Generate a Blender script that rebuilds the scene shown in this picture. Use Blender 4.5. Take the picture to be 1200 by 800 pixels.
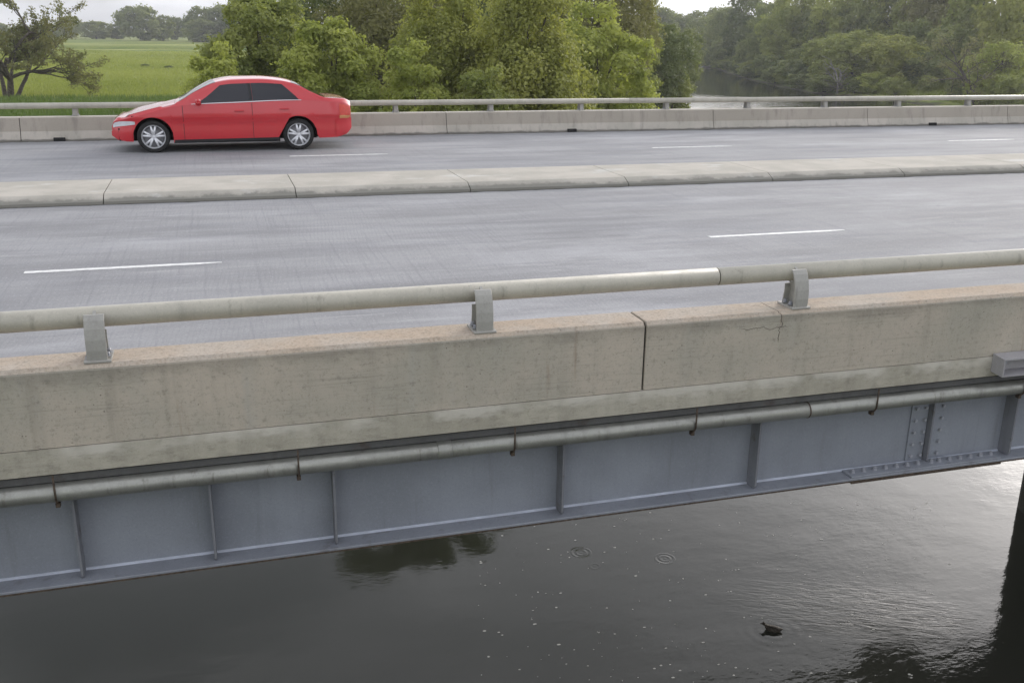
import bpy, math, random
import numpy as np
from mathutils import Vector, Matrix, noise as mnoise

for o in list(bpy.data.objects): bpy.data.objects.remove(o)
SC = bpy.context.scene
COL = SC.collection
RAD = math.radians

# ------------------------------------------------------------------ camera
CAM_H = 2.284; FPX = 1146.04
YAW, PITCH, ROLL = RAD(16.917), RAD(17.666), RAD(0.72)
_f = np.array([math.sin(YAW)*math.cos(PITCH), math.cos(YAW)*math.cos(PITCH), -math.sin(PITCH)])
_r = np.array([math.cos(YAW), -math.sin(YAW), 0.0]); _u = np.cross(_r, _f)
_r, _u = _r*math.cos(ROLL)+_u*math.sin(ROLL), -_r*math.sin(ROLL)+_u*math.cos(ROLL)
cd = bpy.data.cameras.new('camera'); cam = bpy.data.objects.new('camera', cd); COL.objects.link(cam)
cam.matrix_world = Matrix(((_r[0], _u[0], -_f[0], 0), (_r[1], _u[1], -_f[1], 0), (_r[2], _u[2], -_f[2], CAM_H), (0, 0, 0, 1)))
cd.sensor_width = 36; cd.lens = FPX/1200*36; cd.clip_start = 0.1; cd.clip_end = 8000
SC.camera = cam
CAMP = np.array([0, 0, CAM_H])
def ray(x, y): return _f + _r*(x-600)/FPX - _u*(y-400)/FPX
def on_y(x, y, Y): d = ray(x, y); return CAMP + d*Y/d[1]
def on_z(x, y, Z): d = ray(x, y); return CAMP + d*(Z-CAM_H)/d[2]

# ------------------------------------------------------------------ sky, sun, exposure
SUN_AZ, SUN_EL = RAD(53), RAD(17)          # azimuth from +Y towards +X
w = bpy.data.worlds.new('World'); SC.world = w; w.use_nodes = True
nt = w.node_tree; bg = nt.nodes['Background']
sky = nt.nodes.new('ShaderNodeTexSky'); sky.sky_type = 'NISHITA'; sky.sun_disc = False
sky.sun_elevation = SUN_EL; sky.sun_rotation = SUN_AZ
sky.air_density = 1.0; sky.dust_density = 7.0; sky.ozone_density = 1.5; sky.altitude = 0
hs = nt.nodes.new('ShaderNodeHueSaturation'); hs.inputs['Saturation'].default_value = .45; nt.links.new(sky.outputs[0], hs.inputs['Color'])
# thin uneven overcast spread evenly over the whole dome
tc = nt.nodes.new('ShaderNodeTexCoord'); mp = nt.nodes.new('ShaderNodeMapping'); mp.inputs['Scale'].default_value = (1.6, 1.6, 4.5); nt.links.new(tc.outputs['Generated'], mp.inputs[0])
cn = nt.nodes.new('ShaderNodeTexNoise'); cn.inputs['Scale'].default_value = 1.6; cn.inputs['Detail'].default_value = 5; cn.inputs['Roughness'].default_value = .5; nt.links.new(mp.outputs[0], cn.inputs['Vector'])
cr = nt.nodes.new('ShaderNodeMapRange'); cr.inputs[1].default_value = .38; cr.inputs[2].default_value = .62; cr.inputs[3].default_value = .2; cr.inputs[4].default_value = .68; nt.links.new(cn.outputs['Fac'], cr.inputs[0])
mx = nt.nodes.new('ShaderNodeMix'); mx.data_type = 'RGBA'; nt.links.new(cr.outputs[0], mx.inputs[0]); mx.inputs[7].default_value = (10.8, 10.9, 11.5, 1)
wb = nt.nodes.new('ShaderNodeMix'); wb.data_type = 'RGBA'; wb.blend_type = 'MULTIPLY'; wb.inputs[0].default_value = 1; wb.inputs[7].default_value = (.95, .99, 1.085, 1); nt.links.new(hs.outputs[0], wb.inputs[6])
nt.links.new(wb.outputs[2], mx.inputs[6]); nt.links.new(mx.outputs[2], bg.inputs[0]); bg.inputs[1].default_value = 0.14
sd = bpy.data.lights.new('sun', 'SUN'); sd.energy = 0.7; sd.angle = RAD(10); sd.color = (1, .93, .82)
sun = bpy.data.objects.new('sun', sd); COL.objects.link(sun)
sun.rotation_euler = Vector((-math.sin(SUN_AZ)*math.cos(SUN_EL), -math.cos(SUN_AZ)*math.cos(SUN_EL), -math.sin(SUN_EL))).to_track_quat('-Z', 'Y').to_euler()
sun.location = (30, 30, 60)
SC.view_settings.view_transform = 'Standard'; SC.view_settings.look = 'None'
SC.view_settings.exposure = 0.3; SC.view_settings.gamma = 1
SC.render.engine = 'CYCLES'
SC.cycles.max_bounces = 8; SC.cycles.transparent_max_bounces = 8

# ------------------------------------------------------------------ material helpers
class NB:
    def __init__(s, name):
        s.m = bpy.data.materials.new(name); s.m.use_nodes = True
        s.t = s.m.node_tree; s.t.nodes.clear()
        s.out = s.n('ShaderNodeOutputMaterial')
        s.geo = s.n('ShaderNodeNewGeometry')
    def n(s, typ, **kw):
        nd = s.t.nodes.new(typ)
        for k, v in kw.items(): setattr(nd, k, v)
        return nd
    def l(s, a, b): s.t.links.new(a, b)
    def put(s, sock, v):
        if isinstance(v, bpy.types.NodeSocket): s.l(v, sock)
        elif isinstance(v, (tuple, list)) and len(v) == 3 and sock.type == 'RGBA': sock.default_value = (*v, 1)
        else: sock.default_value = v
    def pos(s): return s.geo.outputs['Position']
    def objco(s):
        return s.n('ShaderNodeTexCoord').outputs['Object']
    def map(s, vec, scale=(1, 1, 1), loc=(0, 0, 0)):
        m = s.n('ShaderNodeMapping'); s.l(vec, m.inputs[0]); m.inputs['Scale'].default_value = scale; m.inputs['Location'].default_value = loc
        return m.outputs[0]
    def noise(s, vec, scale, detail=5, rough=.55, dist=0):
        m = s.n('ShaderNodeTexNoise'); s.l(vec, m.inputs['Vector']); m.inputs['Scale'].default_value = scale
        m.inputs['Detail'].default_value = detail; m.inputs['Roughness'].default_value = rough; m.inputs['Distortion'].default_value = dist
        return m.outputs['Fac']
    def ramp(s, fac, a, b, lo=0., hi=1.):
        m = s.n('ShaderNodeMapRange'); m.clamp = True; m.interpolation_type = 'SMOOTHSTEP'
        s.l(fac, m.inputs[0]); m.inputs[1].default_value = a; m.inputs[2].default_value = b; m.inputs[3].default_value = lo; m.inputs[4].default_value = hi
        return m.outputs[0]
    def math(s, op, a, b=None, c=None):
        m = s.n('ShaderNodeMath', operation=op)
        s.put(m.inputs[0], a)
        if b is not None: s.put(m.inputs[1], b)
        if c is not None: s.put(m.inputs[2], c)
        return m.outputs[0]
    def mix(s, fac, a, b, mode='MIX'):
        m = s.n('ShaderNodeMix', data_type='RGBA', blend_type=mode)
        s.put(m.inputs[0], fac); s.put(m.inputs[6], a); s.put(m.inputs[7], b)
        return m.outputs[2]
    def bump(s, h, strength=.3, dist=.01, normal=None):
        m = s.n('ShaderNodeBump'); s.l(h, m.inputs['Height']); m.inputs['Strength'].default_value = strength; m.inputs['Distance'].default_value = dist
        if normal is not None: s.l(normal, m.inputs['Normal'])
        return m.outputs[0]
    def bsdf(s, color, rough=.8, metal=0., normal=None, spec=.4, **kw):
        b = s.n('ShaderNodeBsdfPrincipled')
        s.put(b.inputs['Base Color'], color); s.put(b.inputs['Roughness'], rough); s.put(b.inputs['Metallic'], metal)
        b.inputs['Specular IOR Level'].default_value = spec
        if normal is not None: s.l(normal, b.inputs['Normal'])
        for k, v in kw.items(): s.put(b.inputs[k.replace('_', ' ')], v)
        s.l(b.outputs[0], s.out.inputs[0]); return b
    def sep(s, v):
        m = s.n('ShaderNodeSeparateXYZ'); s.l(v, m.inputs[0]); return m.outputs

def plain(name, c, rough=.6, metal=0., var=.15, scale=6, bump=0.0, spec=.4, **kw):
    b = NB(name); P = b.objco()
    n1 = b.noise(P, scale, 5)
    col = b.mix(b.ramp(n1, .3, .7), tuple(x*(1-var) for x in c), tuple(min(1, x*(1+var)) for x in c))
    nm = b.bump(b.noise(P, scale*8, 4), bump, .005) if bump else None
    b.bsdf(col, rough, metal, nm, spec, **kw); return b.m

def concrete(name, c, tint, streak=.5, cracks=0., speck=.25, edge=None, grain=0.3):
    b = NB(name); P = b.pos()
    big = b.noise(P, 1.1, 6, .6); col = b.mix(b.ramp(big, .32, .68), c, tint)
    st = b.noise(b.map(P, (7, 7, .55)), 1.0, 6, .6)
    col = b.mix(b.ramp(st, .42, .72, 0, streak), col, tuple(x*.62 for x in c))
    st2 = b.noise(b.map(P, (4.3, 4.3, .4), (7, 3, 1)), 1.0, 4, .55)
    col = b.mix(b.ramp(st2, .56, .74, 0, streak*.6), col, tuple(min(1, x*1.35) for x in c))
    if grain:
        gr = b.noise(b.map(P, (2.2, 2.2, 60)), 1.0, 4, .6)
        col = b.mix(b.ramp(gr, .5, .75, 0, grain*.5), col, tuple(x*.72 for x in c))
    fine = b.noise(P, 85, 4, .7)
    col = b.mix(b.ramp(fine, .52, .75, 0, speck), col, tuple(x*.45 for x in c))
    f2 = b.noise(b.map(P, (1, 1, 1), (5, 9, 2)), 60, 3, .7)
    col = b.mix(b.ramp(f2, .58, .75, 0, speck), col, tuple(min(1, x*1.5) for x in c))
    mo = b.noise(b.map(P, (1, 1, 1.8), (2, 5, 3)), 8, 7, .75); col = b.mix(b.ramp(mo, .48, .66, 0, .45), col, tuple(min(1, x*1.4) for x in c))
    mo2 = b.noise(b.map(P, (1, 1, 2.2), (9, 5, 1)), 11, 7, .75); col = b.mix(b.ramp(mo2, .5, .68, 0, .5), col, tuple(x*.6 for x in c))
    h = b.math('ADD', b.math('MULTIPLY', fine, .6), b.noise(P, 14, 4))
    if cracks:
        wv = b.n('ShaderNodeTexNoise'); b.l(P, wv.inputs['Vector']); wv.inputs['Scale'].default_value = 5; wv.inputs['Detail'].default_value = 5
        vm = b.n('ShaderNodeVectorMath', operation='MULTIPLY_ADD'); b.l(wv.outputs['Color'], vm.inputs[0]); vm.inputs[1].default_value = (.35, .35, .35); b.l(P, vm.inputs[2])
        vo = b.n('ShaderNodeTexVoronoi', feature='DISTANCE_TO_EDGE'); b.l(vm.outputs[0], vo.inputs['Vector']); vo.inputs['Scale'].default_value = 1.1
        ck = b.math('MULTIPLY', b.ramp(vo.outputs['Distance'], .0, .006, 1, 0), b.ramp(b.noise(P, .9, 3), .56, .66))
        ck = b.math('MULTIPLY', ck, cracks); col = b.mix(ck, col, tuple(x*.22 for x in c))
    if edge:      # bleached lime and spalls along one horizontal band: (z, half-height, colour)
        z = b.sep(P)[2]; d = b.math('ABSOLUTE', b.math('SUBTRACT', z, edge[0]))
        wob = b.math('ADD', d, b.math('MULTIPLY', b.math('SUBTRACT', b.noise(b.map(P, (3, 3, 9)), 1.5, 6, .7), .5), edge[1]*3))
        col = b.mix(b.math('MULTIPLY', b.ramp(wob, 0, edge[1], .75, 0), b.ramp(b.noise(P, 2.3, 3), .38, .55)), col, edge[2])
    b.bsdf(col, .88, 0, b.bump(h, .35, .006), .3); return b.m

def steel_paint(name, c, rough=.45, rust=.0, dirt=.3, metal=0.):
    b = NB(name); P = b.pos()
    col = b.mix(b.ramp(b.noise(P, 1.7, 5), .3, .7), tuple(x*.88 for x in c), tuple(x*1.1 for x in c))
    col = b.mix(b.ramp(b.noise(b.map(P, (9, 9, .8)), 1, 5), .5, .8, 0, dirt), col, tuple(x*.5 for x in c))
    col = b.mix(b.ramp(b.noise(P, 90, 3, .7), .5, .75, 0, .35), col, tuple(x*1.4 for x in c))
    col = b.mix(b.ramp(b.noise(b.map(P, (1, 1, 1), (4, 4, 4)), 60, 3, .7), .5, .75, 0, .35), col, tuple(x*.6 for x in c))
    col = b.mix(b.ramp(b.noise(b.map(P, (16, 16, 1.2), (2, 0, 5)), 1, 6, .65), .56, .75, 0, dirt), col, (.10, .085, .065))
    if rust:
        col = b.mix(b.math('MULTIPLY', b.ramp(b.noise(P, 7, 7, .65), .56, .68), rust), col, (.07, .045, .03))
    b.bsdf(col, b.ramp(b.noise(P, 12, 4), .3, .7, rough-.08, rough+.12), metal, b.bump(b.noise(P, 40, 3), .12, .004), .45); return b.m

def leaf(name, c, c2, trans=.35):
    b = NB(name); at = b.n('ShaderNodeAttribute', attribute_name='tint'); oi = b.n('ShaderNodeObjectInfo')
    f = b.math('ADD', b.math('MULTIPLY', at.outputs['Fac'], .8), b.math('MULTIPLY', oi.outputs['Random'], .2))
    col = b.mix(f, c, c2)
    d = b.n('ShaderNodeBsdfPrincipled'); b.l(col, d.inputs['Base Color']); d.inputs['Roughness'].default_value = .55; d.inputs['Specular IOR Level'].default_value = .3
    t = b.n('ShaderNodeBsdfTranslucent'); b.l(b.mix(.5, col, (c2[0]*1.5, c2[1]*1.6, c2[2]*.8)), t.inputs[0])
    m = b.n('ShaderNodeMixShader'); m.inputs[0].default_value = trans
    b.l(d.outputs[0], m.inputs[1]); b.l(t.outputs[0], m.inputs[2]); b.l(m.outputs[0], b.out.inputs[0]); return b.m

# ------------------------------------------------------------------ mesh helpers
class MB:
    def __init__(s): s.v = []; s.f = []; s.sm = []
    def add(s, vs, fs, smooth=False):
        k = len(s.v); s.v += [tuple(map(float, q)) for q in vs]; s.f += [tuple(i+k for i in q) for q in fs]; s.sm += [smooth]*len(fs); return s
    def box(s, x0, x1, y0, y1, z0, z1, bev=0.0):
        if bev:
            b = bev; pts = []; 
            prof = [(y0+b, z0), (y1-b, z0), (y1, z0+b), (y1, z1-b), (y1-b, z1), (y0+b, z1), (y0, z1-b), (y0, z0+b)]
            return s.prism(prof, x0, x1, b)
        vs = [(x, y, z) for x in (x0, x1) for y in (y0, y1) for z in (z0, z1)]
        return s.add(vs, [(0, 1, 3, 2), (4, 6, 7, 5), (0, 4, 5, 1), (2, 3, 7, 6), (0, 2, 6, 4), (1, 5, 7, 3)])
    def prism(s, prof, x0, x1, endbev=0.0, smooth=False):
        n = len(prof); cy = sum(p[0] for p in prof)/n; cz = sum(p[1] for p in prof)/n
        def ring(x, k): return [(x, cy+(p[0]-cy)*k, cz+(p[1]-cz)*k) for p in prof]
        if endbev:
            dim = max(max(abs(p[0]-cy) for p in prof), max(abs(p[1]-cz) for p in prof)); k = 1-endbev/dim
            rs = [ring(x0, k), ring(x0+endbev, 1), ring(x1-endbev, 1), ring(x1, k)]
        else: rs = [ring(x0, 1), ring(x1, 1)]
        vs = sum(rs, []); fs = []
        for j in range(len(rs)-1):
            for i in range(n):
                a = j*n+i; c = j*n+(i+1) % n; fs.append((a, c, c+n, a+n))
        s.add(vs, fs, smooth); k = len(s.v)-len(vs)
        s.f.append(tuple(k+i for i in range(n-1, -1, -1))); s.f.append(tuple(k+(len(rs)-1)*n+i for i in range(n))); s.sm += [False, False]
        return s
    def tube(s, pts, rad, sides=8, caps=True, smooth=True):
        pts = [Vector(p) for p in pts]; n = len(pts)
        if not hasattr(rad, '__len__'): rad = [rad]*n
        k = len(s.v); up = Vector((0, 0, 1)); prev = None
        for i, p in enumerate(pts):
            d = (pts[min(i+1, n-1)]-pts[max(i-1, 0)]).normalized()
            if prev is None: a = d.cross(up if abs(d.z) < .9 else Vector((1, 0, 0))).normalized()
            else: a = (prev - d*prev.dot(d)).normalized()
            prev = a; b = d.cross(a)
            for j in range(sides):
                t = 2*math.pi*j/sides; q = p+(a*math.cos(t)+b*math.sin(t))*rad[i]; s.v.append(tuple(q))
        for i in range(n-1):
            for j in range(sides):
                a = k+i*sides+j; b = k+i*sides+(j+1) % sides; s.f.append((a, b, b+sides, a+sides)); s.sm.append(smooth)
        if caps:
            s.f.append(tuple(k+j for j in range(sides-1, -1, -1))); s.f.append(tuple(k+(n-1)*sides+j for j in range(sides))); s.sm += [False, False]
        return s
    def lathe(s, prof, center, axis='y', sides=32, smooth=True):    # prof: (radius, along)
        k = len(s.v); n = len(prof); c = center
        for r, a in prof:
            for j in range(sides):
                t = 2*math.pi*j/sides; u, v = r*math.cos(t), r*math.sin(t)
                s.v.append((c[0]+u, c[1]+a, c[2]+v) if axis == 'y' else (c[0]+u, c[1]+v, c[2]+a) if axis == 'z' else (c[0]+a, c[1]+u, c[2]+v))
        for i in range(n-1):
            for j in range(sides):
                a = k+i*sides+j; b = k+i*sides+(j+1) % sides; s.f.append((a, b, b+sides, a+sides)); s.sm.append(smooth)
        return s
    def mesh(s, name):
        me = bpy.data.meshes.new(name); me.from_pydata(s.v, [], s.f)
        me.polygons.foreach_set('use_smooth', s.sm); me.update()
        import bmesh
        bm = bmesh.new(); bm.from_mesh(me); bmesh.ops.recalc_face_normals(bm, faces=bm.faces); bm.to_mesh(me); bm.free()
        return me
    def build(s, name, mat, parent=None):
        return link(name, s.mesh(name), mat, parent)
def link(name, me, mat=None, parent=None):
    o = bpy.data.objects.new(name, me); COL.objects.link(o)
    if mat is not None and me is not None and not me.materials: me.materials.append(mat)
    if parent: o.parent = parent; o.matrix_parent_inverse = Matrix.Identity(4)
    return o
def tag(o, label=None, cat=None, group=None, kind=None):
    if label: o['label'] = label
    if cat: o['category'] = cat
    if group: o['group'] = group
    if kind: o['kind'] = kind
    return o
def empty(name, loc=(0, 0, 0), rz=0, **kw):
    o = bpy.data.objects.new(name, None); COL.objects.link(o); o.location = loc; o.rotation_euler = (0, 0, rz); o.empty_display_size = .3
    return tag(o, **kw)
def copy_part(o, parent, loc=None):
    c = o.copy(); COL.objects.link(c); c.parent = parent
    if loc is not None: c.location = loc
    return c

# ------------------------------------------------------------------ materials
M = {}
M['parapet'] = concrete('parapet_concrete', (.27, .255, .215), (.36, .325, .275), .55, .8, .3)
M['slab'] = concrete('slab_edge_concrete', (.37, .345, .28), (.48, .45, .375), .4, .5, .5, (.0, .07, (.62, .59, .52)), .4)
M['barrier'] = concrete('barrier_concrete', (.36, .35, .315), (.44, .42, .385), .35, .3, .3)
M['median'] = concrete('median_concrete', (.50, .475, .43), (.44, .43, .40), .0, .25, .25, None, 0)
M['pier'] = concrete('pier_concrete_shaded', (.07, .066, .058), (.10, .095, .083), .5, .0, .2)  # albedo lowered so the colour itself carries the shade on the pier
M['underdeck'] = plain('deck_underside', (.22, .215, .2), .9)

def road_mat():
    b = NB('road_concrete'); P = b.pos(); x, y, z = b.sep(P)
    c = (.30, .305, .325)
    col = b.mix(b.ramp(b.noise(b.map(P, (.35, 1.4, 1)), 1.0, 6, .6), .3, .7), (.245, .245, .25), (.335, .335, .34))
    # long streaks in the travel direction, worn wheel tracks
    tr = b.noise(b.map(P, (.22, 1.9, 1)), 1.0, 7, .68)
    col = b.mix(b.ramp(tr, .45, .75, 0, .5), col, (.40, .40, .41))
    tr2 = b.noise(b.map(P, (.3, 1.5, 1), (3, 5, 0)), 1.0, 7, .68)
    col = b.mix(b.ramp(tr2, .5, .75, 0, .5), col, (.19, .195, .215))
    # scuffed pale scratches lying diagonally
    rot = b.n('ShaderNodeMapping'); b.l(P, rot.inputs[0]); rot.inputs['Rotation'].default_value = (0, 0, RAD(12)); rot.inputs['Scale'].default_value = (.5, 5, 1)
    sc = b.noise(rot.outputs[0], 1.0, 7, .7)
    col = b.mix(b.ramp(sc, .57, .72, 0, .4), col, (.5, .5, .5))
    # transverse tining
    wob = b.math('MULTIPLY_ADD', b.noise(b.map(P, (.6, .8, 1)), 1, 3), .05, x)
    wob = b.math('MULTIPLY_ADD', y, -.10, wob)
    sn = b.math('SINE', b.math('MULTIPLY', wob, 2*math.pi/.042))
    tn = b.noise(b.map(P, (26, .35, 1)), 1, 5, .7)
    ti = b.math('MULTIPLY', b.ramp(sn, .0, .9), b.ramp(b.noise(b.map(P, (.5, .5, 1)), 1, 4),   .36, .62, .02, .13))
    col = b.mix(ti, col, (.2, .2, .215))
    col = b.mix(b.ramp(tn, .48, .72, 0, .42), col, (.2, .2, .215))
    wp_ = b.noise(b.map(P, (.16, .5, 1), (5, 2, 0)), 1.0, 7, .7); col = b.mix(b.ramp(wp_, .5, .7, 0, .6), col, (.46, .46, .475))
    ws_ = b.noise(b.map(P, (.5, 3.2, 1), (1, 2, 0)), 1.0, 8, .78); col = b.mix(b.ramp(ws_, .56, .72, 0, .5), col, (.5, .5, .51))
    fine = b.noise(P, 45, 5, .75); col = b.mix(b.ramp(fine, .48, .72, 0, .45), col, (.15, .15, .16))
    pt = b.noise(b.map(P, (.22, .6, 1), (8, 1, 0)), 1.0, 5, .6); col = b.mix(b.ramp(pt, .5, .7, 0, .35), col, (.2, .205, .225))
    oil = b.noise(b.map(P, (.12, 1.0, 1), (1, 6, 0)), 1.6, 7, .66); col = b.mix(b.ramp(oil, .56, .72, 0, .4), col, (.15, .155, .17))
    fl = b.noise(b.map(P, (1, 1, 1), (3, 1, 4)), 34, 4, .7); col = b.mix(b.ramp(fl, .55, .75, 0, .5), col, (.62, .62, .63))
    sp = b.noise(b.map(P, (1, 1.6, 1)), 2.1, 7, .75); col = b.mix(b.ramp(sp, .63, .7, 0, .5), col, (.2, .2, .21))
    h = b.math('ADD', fine, b.math('MULTIPLY', ti, -1.2))
    b.bsdf(col, .8, 0, b.bump(h, .35, .006), .25); return b.m
M['road'] = road_mat()
M['paint'] = plain('lane_paint', (.74, .74, .72), .6, 0, .12, 14, .2)
M['rail'] = steel_paint('aluminium_rail', (.46, .435, .365), .40, 0, .4)
M['post'] = steel_paint('aluminium_post', (.37, .36, .33), .5, 0, .5)
M['girder'] = steel_paint('girder_paint', (.25, .267, .30), .42, .0, .2)
M['flange'] = steel_paint('girder_flange_paint', (.25, .265, .297), .42, .3, .3)
M['stiff'] = steel_paint('stiffener_paint', (.19, .195, .215), .5, .6, .4)
M['weld'] = plain('weld_bead', (.46, .49, .56), .45)
M['bolt'] = plain('bolt_steel', (.31, .32, .35), .45, .2, .2, 20)
M['rust'] = plain('rusty_steel', (.075, .055, .04), .8, 0, .4, 30, .3)
M['pipe'] = steel_paint('galvanised_pipe', (.34, .34, .31), .38, .10, .6, .55)
M['flange_shade'] = steel_paint('shaded_flange_paint', (.12, .12, .12), .6, .5, .5)  # rusty flange paint, base darkened to put the slab's shade into the colour
M['black'] = plain('joint_filler', (.02, .02, .02), .9)
M['tar'] = plain('dirty_gutter', (.10, .10, .09), .95, 0, .5, 12, .4)
M['brack'] = steel_paint('bracket_galvanised', (.36, .35, .36), .5, .1, .2)

# ------------------------------------------------------------------ terrain and river
WZ = -9.1; FZ = -5.4
LB = [(-22, -140), (-15, -40), (-13.5, 12), (-10.5, 23), (-3, 27), (8, 29.5), (22, 41), (36, 72), (52, 106), (74, 150), (104, 225), (132, 310), (118, 342), (40, 365), (-60, 372)]
RB = [(60, -140), (66, -40), (84, 30), (106, 100), (118, 148), (115, 174), (132, 230), (160, 300), (168, 338), (140, 372), (60, 396), (-60, 402)]
POLY = np.array(LB + RB[::-1], float)
def signed(px, py):
    a = POLY; b = np.roll(POLY, -1, 0); d2 = np.full(px.shape, 1e18); ins = np.zeros(px.shape, bool)
    for (ax, ay), (bx, by) in zip(a, b):
        ex, ey = bx-ax, by-ay; t = np.clip(((px-ax)*ex+(py-ay)*ey)/(ex*ex+ey*ey), 0, 1)
        d2 = np.minimum(d2, (px-ax-t*ex)**2+(py-ay-t*ey)**2)
        c = ((ay > py) != (by > py)); ins ^= c & (px < (bx-ax)*(py-ay)/((by-ay) if by != ay else 1e-9)+ax)
    return np.where(ins, -1, 1)*np.sqrt(d2)
def vnoise(px, py, s, seed=0):
    return np.sin(px/s+1.3*seed)*np.cos(py/s*1.13+seed)+.5*np.sin(px/s*2.3+py/s*1.7+seed*2.1)+.3*np.cos(px/s*4.1-py/s*3.7+seed)
def height(px, py):
    px = np.asarray(px, float); py = np.asarray(py, float); d = signed(px, py)+vnoise(px, py, 9, 1)*.5
    def ss(t): t = np.clip(t, 0, 1); return t*t*(3-2*t)
    right = ss((px-(.36*py+45)-10)/20)       # the right bank climbs further
    far = ss((py-330)/20)*ss((px-40)/30)       # cut bluff at the bend
    wid = 11+14*right-6*far
    z = WZ+.15+(FZ-WZ-.15)*ss(d/wid)+right*4.0*ss((d-16)/60)+far*2.2*ss((d-1)/6)
    z = np.where(d < 0, np.maximum(WZ-1.6, WZ+.15+d*.35), z)
    z = z+np.where(d > 6, vnoise(px, py, 17, 3)*.13, 0)
    return z
def gz(x, y): return float(height(np.array([x]), np.array([y]))[0])
def axis(lo, hi, step, ext):
    a = list(np.arange(lo, hi+.1, step)); s = step
    while a[-1] < ext: s *= 1.35; a.append(min(ext, a[-1]+s))
    s = step
    while a[0] > -ext: s *= 1.35; a.insert(0, max(-ext, a[0]-s))
    return np.array(a)
AX, AY = axis(-90, 260, 2.2, 2600), axis(-60, 430, 2.4, 2600)
gx, gy = np.meshgrid(AX, AY); hz = height(gx.ravel(), gy.ravel())
V = np.stack([gx.ravel(), gy.ravel(), hz], 1); nx, ny = len(AX), len(AY)
idx = np.arange(nx*ny).reshape(ny, nx); F = np.stack([idx[:-1, :-1], idx[:-1, 1:], idx[1:, 1:], idx[1:, :-1]], -1).reshape(-1, 4)
def np_mesh(name, V, F, smooth=False, tint=None):
    me = bpy.data.meshes.new(name); k = F.shape[1]
    me.vertices.add(len(V)); me.vertices.foreach_set('co', np.ascontiguousarray(V, np.float32).ravel())
    me.loops.add(F.size); me.loops.foreach_set('vertex_index', F.astype(np.int32).ravel())
    me.polygons.add(len(F)); me.polygons.foreach_set('loop_start', np.arange(0, F.size, k, dtype=np.int32))
    me.polygons.foreach_set('use_smooth', np.full(len(F), smooth))
    if tint is not None:
        at = me.attributes.new('tint', 'FLOAT', 'POINT'); at.data.foreach_set('value', np.ascontiguousarray(tint, np.float32))
    me.update(calc_edges=True); return me
def ground_mat():
    b = NB('meadow_ground'); P = b.pos(); z = b.sep(P)[2]
    col = b.mix(b.ramp(b.noise(b.map(P, (.010, .035, 0)), 1, 5, .6), .36, .62), (.17, .215, .04), (.33, .345, .095))
    col = b.mix(b.ramp(b.noise(b.map(P, (.012, .06, 0), (4, 2, 0)), 1, 4, .55), .52, .64, 0, .85), col, (.10, .17, .035))
    col = b.mix(b.ramp(b.noise(b.map(P, (.008, .09, 0), (9, 1, 0)), 1, 4, .55), .56, .68, 0, .75), col, (.34, .34, .13))
    col = b.mix(b.ramp(b.noise(P, .55, 6, .7), .4, .7, 0, .5), col, (.075, .14, .03))
    col = b.mix(b.ramp(b.noise(P, 2.5, 4, .7), .5, .75, 0, .5), col, (.2, .26, .07))
    y = b.sep(P)[1]; col = b.mix(b.ramp(y, 480, 640, 0, .4), col, (.24, .26, .13))
    mud = b.math('ADD', z, b.math('MULTIPLY', b.noise(P, .6, 4), .9))
    col = b.mix(b.ramp(mud, WZ+.5, WZ+.95, 1, 0), col, (.075, .072, .045))
    cut = b.math('MULTIPLY', b.math('MULTIPLY', b.ramp(y, 332, 345), b.ramp(b.sep(P)[0], 95, 112)), b.ramp(z, WZ+4.6, WZ+5.6, 1, 0))
    col = b.mix(b.math('MULTIPLY', cut, .9), col, (.17, .155, .135))
    b.bsdf(col, .95, 0, b.bump(b.noise(P, 1.4, 5, .7), .9, .3), .15); return b.m
tag(link('ground', np_mesh('ground', V, F, True), ground_mat()), 'green meadow and river banks beyond the bridge', kind='structure')

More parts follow.
